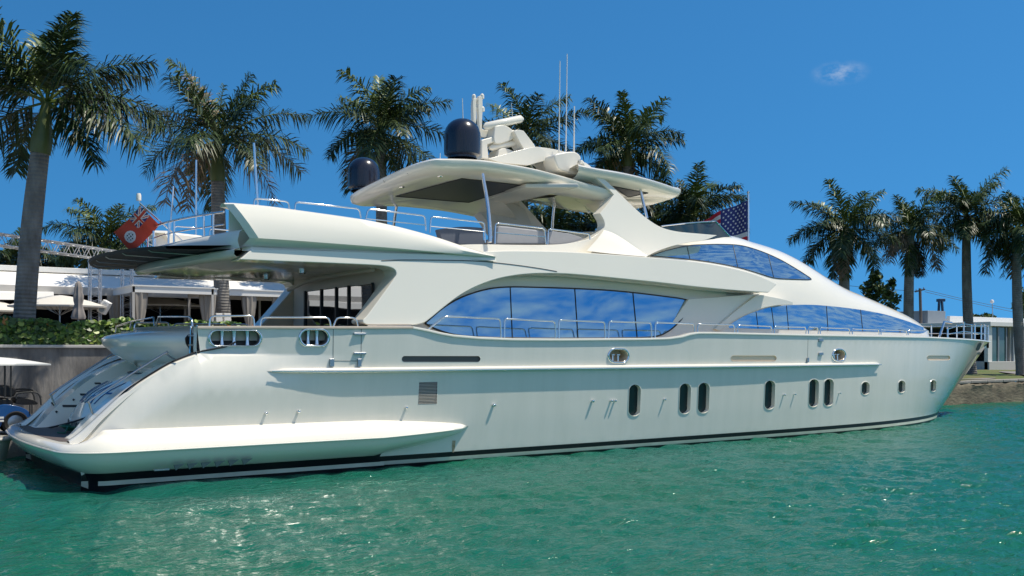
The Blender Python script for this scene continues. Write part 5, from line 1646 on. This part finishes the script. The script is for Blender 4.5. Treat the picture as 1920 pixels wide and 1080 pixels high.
# speaker on its bracket
q = onT(196, 576, 37); root = thing('loudspeaker', 'white loudspeaker tilted down beside the lattice tower', 'speaker', q)
m = MB(); m.box((0, 0, 0), (.30, .26, .50)); R_ = Matrix.Rotation(math.radians(30), 4, AX) @ Matrix.Rotation(math.atan2(-AX.x, AX.y), 4, 'Z')
m.v = [tuple(q + R_ @ Vector(v)) for v in m.v]; m.build('cabinet', PAVW, root, bevel=.03)
for dz, r in ((.1, .08), (-.1, .1)):
    m = MB(); c = q + R_ @ Vector((0, -.135, dz)); n_ = R_ @ Vector((0, -1, 0)); m.tube([c, c + n_ * .01], r, 14); m.build('driver', DSTEEL, root)
m = MB(); m.tube([q + Vector((.0, .05, 0)), (q.x + .35, q.y + .1, q.z + .15), (tA.x + .2, tA.y, q.z + .2)], .02, 6); m.build('bracket', SEAM, root)
# cabanas with tied curtains
def cabana(px, t, w, dep, ztop, label, curts):
    o = onT(px, 600, t); root = thing('cabana', label, 'cabana', (o.x + w / 2, o.y + dep / 2, 2.86), 'curtained cabanas')
    m = MB(); m.box((o.x + w / 2, o.y + dep / 2, ztop), (w + .16, dep + .16, .05)); m.build('roof', PAVW, root)
    for nm, c, s in (('valance', (o.x + w / 2, o.y - .02, ztop - .14), (w + .1, .05, .24)), ('valance', (o.x - .02, o.y + dep / 2 + .03, ztop - .14), (.05, dep - .1, .24)), ('valance', (o.x + w + .02, o.y + dep / 2 + .03, ztop - .14), (.05, dep - .1, .24))):
        m = MB(); m.box(c, s); m.build(nm, PAVW, root, bevel=.01)
    for sx in (0, 1):
        for sy_ in (0, 1):
            m = MB(); m.box((o.x + sx * w, o.y + sy_ * dep, (2.86 + ztop) / 2 - .02), (.09, .09, ztop - 2.9)); m.build('post', PAVG, root)
    for cx, cy in curts:
        m = MB(); rows = []; X0 = o.x + cx * w; Y0 = o.y + cy * dep
        for z, r in ((ztop - .26, .30), (ztop - .7, .27), (ztop - 1.2, .19), (ztop - 1.55, .10), (ztop - 1.62, .085), (ztop - 1.7, .11), (2.9, .17)):
            rows.append([Vector((X0 + r * (1 + .16 * math.cos(9 * a)) * math.cos(a), Y0 + .6 * r * (1 + .16 * math.cos(9 * a)) * math.sin(a), z)) for a in [2 * math.pi * j / 36 for j in range(36)]])
        m.grid(rows, closed_u=True); m.build('curtain', CURT, root, sharp=70)
    m = MB()
    for i in range(5): m.beam((o.x + w * (i + .5) / 5, o.y, ztop - .06), (o.x + w * (i + .5) / 5, o.y + dep, ztop - .06), .05, .05)
    m.build('roof_slats', mat('cabana_ceiling', (.36, .25, .17), .7), root)
cabana(250, 37.5, 3.0, 3.0, 5.22, 'pale cabana with tied curtains in front of the pavilion, left one', ((.08, .05), (.0, .9), (.97, .1)))
cabana(388, 41.5, 3.4, 3.0, 5.35, 'pale cabana with tied curtains seen through the aft cockpit', ((.08, .05), (.55, .05), (.95, .05)))
# switch boxes by the second palm
q = onT(418, 596, 40.5)
root = thing('switch_box', 'pair of small white switch boxes mounted on a post in front of the palm trunk', 'electrical box', (q.x, q.y, 2.86))
for dx in (-.17, .17):
    m = MB(); m.box((q.x + dx, q.y, 4.05), (.27, .14, .46)); m.build('box', PAVW, root, bevel=.015)
m = MB(); m.box((q.x, q.y + .1, 3.4), (.1, .06, 1.1)); m.build('post', DSTEEL, root)

# ------------------------------------------------------------------ golf cart on the dock
CBLUE = mat('cart_blue', (.015, .08, .25), .18, coat=.7)
CROOF = mat('cart_roof', (.78, .77, .73), .35)
TYRE = mat('tyre', (.012, .012, .012), .8)
VINYL = mat('black_vinyl', (.012, .012, .013), .45)
cy = 5.05; ct = 27.3
def CP(px, py, dy=0.): return onY(px, py, cy + dy)
g0 = CP(30, 815); cart = thing('golf_cart', 'blue golf cart with white roof and rear seat parked on the dock', 'golf cart', (g0.x - 1.0, cy + .6, .49))
rx = CP(95, 684).x; rz = CP(50, 684).z
m = MB(); rows = []
for y in [cy - .05 + 1.3 * i / 8 for i in range(9)]:
    k = math.sin(math.pi * i / 8) if False else 1 - ((y - cy - .6) / .65) ** 4
    rows.append([Vector((rx - .0 - 2.6 * t_, y, rz + .02 + .20 * math.sin(min(1, t_ * 1.6 + .02) * math.pi / 2) * max(.12, k) * (1 if t_ < .8 else (1 - t_) / .2 * .8 + .2))) for t_ in [j / 14 for j in range(15)]])
m.grid(rows); m.grid([[Vector((p.x, p.y, rz - .015)) for p in r] for r in rows])
m.grid([rows[0], [Vector((p.x, p.y, rz - .015)) for p in rows[0]]]); m.grid([rows[-1], [Vector((p.x, p.y, rz - .015)) for p in rows[-1]]]); m.grid([[r[0] for r in rows], [Vector((r[0].x, r[0].y, rz - .015)) for r in rows]]); m.grid([[r[-1] for r in rows], [Vector((r[-1].x, r[-1].y, rz - .015)) for r in rows]])
m.build('roof', CROOF, cart, sharp=60)
for px in (10, 21):
    for dy in (.05, 1.15):
        m = MB(); m.tube([CP(px, 684, dy * 0) + Vector((0, dy, -.01)), CP(px, 745) + Vector((0, dy, 0))], .022, 7); m.build('roof_post', SEAM, cart)
for dx in (-2.3,):
    for dy in (.05, 1.15):
        m = MB(); m.tube([Vector((rx + dx, cy + dy, rz)), Vector((rx + dx - .35, cy + dy, 1.2))], .022, 7); m.build('roof_post', SEAM, cart)
def cprism(nm, pts, dy, th, mt, bev=.04, sm=True):
    c = px2(pts, lambda a, b: CP(a, b) + Vector((0, dy, 0))) if sm else [CP(a, b) + Vector((0, dy, 0)) for a, b in pts]
    m = MB(); m.prism(c, Vector((0, th, 0))); return m.build(nm, mt, cart, bevel=bev, seg=3)
cprism('body', [(-60, 785), (-45, 770), (-10, 762), (10, 758), (35, 762), (52, 770), (60, 781, 'c'), (50, 783), (38, 777), (25, 776), (10, 782), (2, 798), (-4, 806, 'c'), (-60, 806, 'c')], .0, 1.15, CBLUE, .06)
cprism('bumper', [(55, 781, 'c'), (61, 781, 'c'), (60, 792, 'c'), (56, 792, 'c')], .1, .9, VINYL, .01)
cprism('seat_back', [(-5, 728), (5, 724), (22, 724), (31, 730), (31, 739), (24, 744), (8, 744), (-3, 740)], .1, 1.0, VINYL, .05)
cprism('seat', [(-10, 752), (8, 748), (22, 749), (26, 758), (20, 764), (-10, 764)], .1, .95, VINYL, .04)
cprism('rear_seat', [(32, 750), (40, 746), (58, 748), (68, 752), (70, 759), (34, 758)], .1, .95, VINYL, .03)
for dy in (.08, 1.05):
    m = MB(); m.tube(cr([CP(31, 748) + Vector((0, dy, 0)), CP(35, 738) + Vector((0, dy, 0)), CP(66, 736) + Vector((0, dy, 0)), CP(76, 744) + Vector((0, dy, 0)), CP(78, 760) + Vector((0, dy, 0))], 5), .022, 7); m.build('grab_rail', SEAM, cart)
m = MB(); m.tube(cr([CP(32, 733) + Vector((0, 1.05, 0)), CP(62, 732) + Vector((0, 1.05, 0)), CP(80, 737) + Vector((0, 1.05, 0)), CP(91, 748) + Vector((0, 1.05, 0))], 5), .022, 7); m.build('grab_rail', SEAM, cart)
for px in (56, 60):
    m = MB(); m.tube([CP(px, 758), CP(px, 776)], .02, 6); m.build('seat_bracket', SEAM, cart)
for dy in (.02, 1.0):
    for px in (30, -62):
        q = CP(px, 797) + Vector((0, dy, 0)); r = .33
        m = MB(); rows = []
        for rr, yy in ((.20, .02), (.28, -.02), (.33, .02), (.34, .08), (.33, .15), (.28, .19), (.2, .15)):
            rows.append([Vector((q.x + rr * math.cos(a), q.y + yy - .02, .50 + r + rr * math.sin(a))) for a in [2 * math.pi * j / 28 for j in range(28)]])
        m.grid(rows, closed_u=True); w_ = m.build('wheel', TYRE, cart, sharp=60)
        m = MB(); m.add([Vector((q.x + .205 * math.cos(a), q.y + .03, .50 + r + .205 * math.sin(a))) for a in [2 * math.pi * j / 24 for j in range(24)]] + [Vector((q.x, q.y - .01, .50 + r))], [(j, (j + 1) % 24, 24) for j in range(24)]); m.build('rim', DSTEEL, w_)
m = MB()
for k in range(2): m.box(CP(3, 783 + 6 * k) + Vector((0, -.02, 0)), (.10, .02, .05))
m.build('decal', CROOF, cart)
# little white tender nosed in at the left
tn = thing('dinghy', 'white bow of a small dinghy tied up at the left edge by the platform', 'dinghy', onZ(-20, 845, 0))
m = MB(); q = [onY(a, b, 3.4) for a, b in ((24, 822), (10, 820), (-80, 820))]
rows = []
for s in (-1, -.6, 0, .6, 1):
    rows.append([Vector((q[0].x - .05 - 3.2 * t_, 3.45 + s * .62 * min(1, (t_ + .02) * 6) ** .5, .60 - .55 * (1 - abs(s)) ** 1.0 * 0 - .0)) for t_ in [j / 10 for j in range(11)]])
low = [[Vector((p.x - .12, 3.45 + (p.y - 3.45) * .7, .02)) for p in r] for r in rows]
m.grid(rows); m.grid([rows[0], low[0]]); m.grid([rows[-1], low[-1]]); m.grid([[r[0] for r in rows], [r[0] for r in low]])
m.build('hull', WHITE, tn, sharp=60)
m = MB(); m.tube([p + Vector((0, 0, -.05)) for p in rows[0]], .05, 8); m.build('rubbing_strake', PAVG, tn)

# ------------------------------------------------------------------ right bank: house, pole, tower
HOUSEW = mat('house_white', (.70, .70, .68), .6, noise=(.3, 1, (.62, .62, .61)))
HOUSEG = mat('house_grey', (.23, .27, .31), .7, noise=(.4, 1, (.19, .22, .26)))
GREENGL = mat('green_glass', (.06, .13, .13), .05, spec=.8)
hs = thing('house', 'low white flat roofed house with tall green glass panels on the right bank', 'house', onY(1870, 678, 16.5))
def HX(px, y=16.5): return onY(px, 650, y).x
slab('roof', HX(1850), HX(1850) + 40, 16.2, 34, 4.62, 4.95, HOUSEW, hs)
slab('wall', HX(1850), HX(1858), 16.4, 16.7, 1.2, 4.61, HOUSEW, hs)
slab('wall', HX(1902), HX(1902) + 30, 16.8, 17.0, 1.2, 4.61, HOUSEW, hs)
for a, b in ((1859, 1870), (1871.5, 1885)): slab('glass_panel', HX(a), HX(b), 16.5, 16.55, 1.9, 4.55, GREENGL, hs)
slab('doorway', HX(1880), HX(1902) + 3, 17.6, 17.7, 1.3, 4.6, PAVD, hs)
slab('plinth', HX(1850), HX(1902), 16.3, 18.1, 1.2, 1.95, CAPST, hs)
for a in (1870.7, 1885.8, 1899): slab('mullion', HX(a) - .09, HX(a) + .09, 16.42, 16.6, 1.9, 4.6, HOUSEG, hs)
slab('roof_box', HX(1864), HX(1897), 22, 25, 4.96, 6.0, HOUSEG, hs)
slab('parapet', HX(1862), HX(1862) + 30, 20, 20.3, 4.96, 5.5, HOUSEW, hs)
gb = thing('low_building', 'long low grey blue building with a flat roof behind the bow rail', 'building', onY(1780, 650, 24))
slab('roof', onY(1722, 600, 24).x, onY(1872, 600, 24).x, 23.7, 36, 5.22, 5.5, HOUSEG, gb)
slab('wall', onY(1724, 600, 24).x, onY(1870, 600, 24).x, 24, 24.3, 1.2, 5.2, HOUSEG, gb)
slab('band', onY(1724, 600, 24).x, onY(1870, 600, 24).x, 23.9, 23.98, 3.2, 4.0, PAVD, gb)
q = onT(1860, 605, 88); lp = thing('roof_lamp', 'white globe lamp on a thin post above the flat roof', 'lamp', q)
m = MB(); m.tube([onT(1861.5, 600, 88), onT(1860.5, 568, 88)], .04, 6); m.build('post', ALU, lp)
m = MB(); m.lathe(onT(1860, 569, 88), [(0, 0), (.14, .05), (.17, .18), (.12, .3), (0, .34)], 12); m.build('globe', PAVW, lp)
up = thing('utility_pole', 'wooden utility pole with a crossarm beyond the bow roof', 'utility pole', Vector((*onT(1728, 610, 80).xy, 1.2)))
WOOD = mat('pole_wood', (.13, .11, .10), .9)
m = MB(); a = onT(1729, 610, 80); a.z = 1.2; m.tube([a, onT(1725, 541, 80)], [.14, .11], 8); m.build('pole', WOOD, up)
m = MB(); m.beam(onT(1715.5, 547, 80), onT(1734, 542.5, 80), .12, .12); m.build('crossarm', WOOD, up)
for px, py in ((1718, 545), (1724, 542), (1732, 541)):
    m = MB(); m.lathe(onT(px, py + 1, 80), [(0, 0), (.06, 0), (.05, .12), (0, .16)], 8); m.build('insulator', DSTEEL, up)
m = MB()
for a_, b_, sg in (((1733, 543), (1990, 596), 9), ((1734, 547), (2000, 604), 7), ((1718, 546), (1480, 520), 10)):
    m.tube([onT(lerp(a_[0], b_[0], i / 16), lerp(a_[1], b_[1], i / 16) + sg * .35 * math.sin(math.pi * i / 16), lerp(80, 95, i / 16)) for i in range(17)], .018, 4)
tag(m.build('power_cable', SEAM), 'thin power cables strung from the utility pole', 'cable')
lt = thing('lattice_tower', 'dark blue steel lattice tower far behind the bow', 'tower', onT(1764, 640, 120))
TB = mat('tower_blue', (.03, .06, .11), .5)
m = MB()
for dt in (0, 1.2):
    m.beam(onT(1757.5, 640, 120 + dt), onT(1761, 564, 120 + dt), .22, .22); m.beam(onT(1771.5, 640, 120 + dt), onT(1766, 564, 120 + dt), .22, .22)
m.build('legs', TB, lt)
m = MB()
for dt in (0, 1.2):
    for y0, y1 in ((586, 600), (600, 614), (614, 630)):
        f = lambda y, s: (lerp(1761, 1757.5, (y - 564) / 76) if s < 0 else lerp(1766, 1771.5, (y - 564) / 76), y)
        m.beam(onT(*f(y0, -1), 120 + dt), onT(*f(y1, 1), 120 + dt), .12, .12); m.beam(onT(*f(y0, 1), 120 + dt), onT(*f(y1, -1), 120 + dt), .12, .12)
m.build('bracing', TB, lt)
m = MB(); m.box(onT(1764, 563, 120.6), (.75, .9, .35), rz=-.6); m.build('head', TB, lt, bevel=.04)
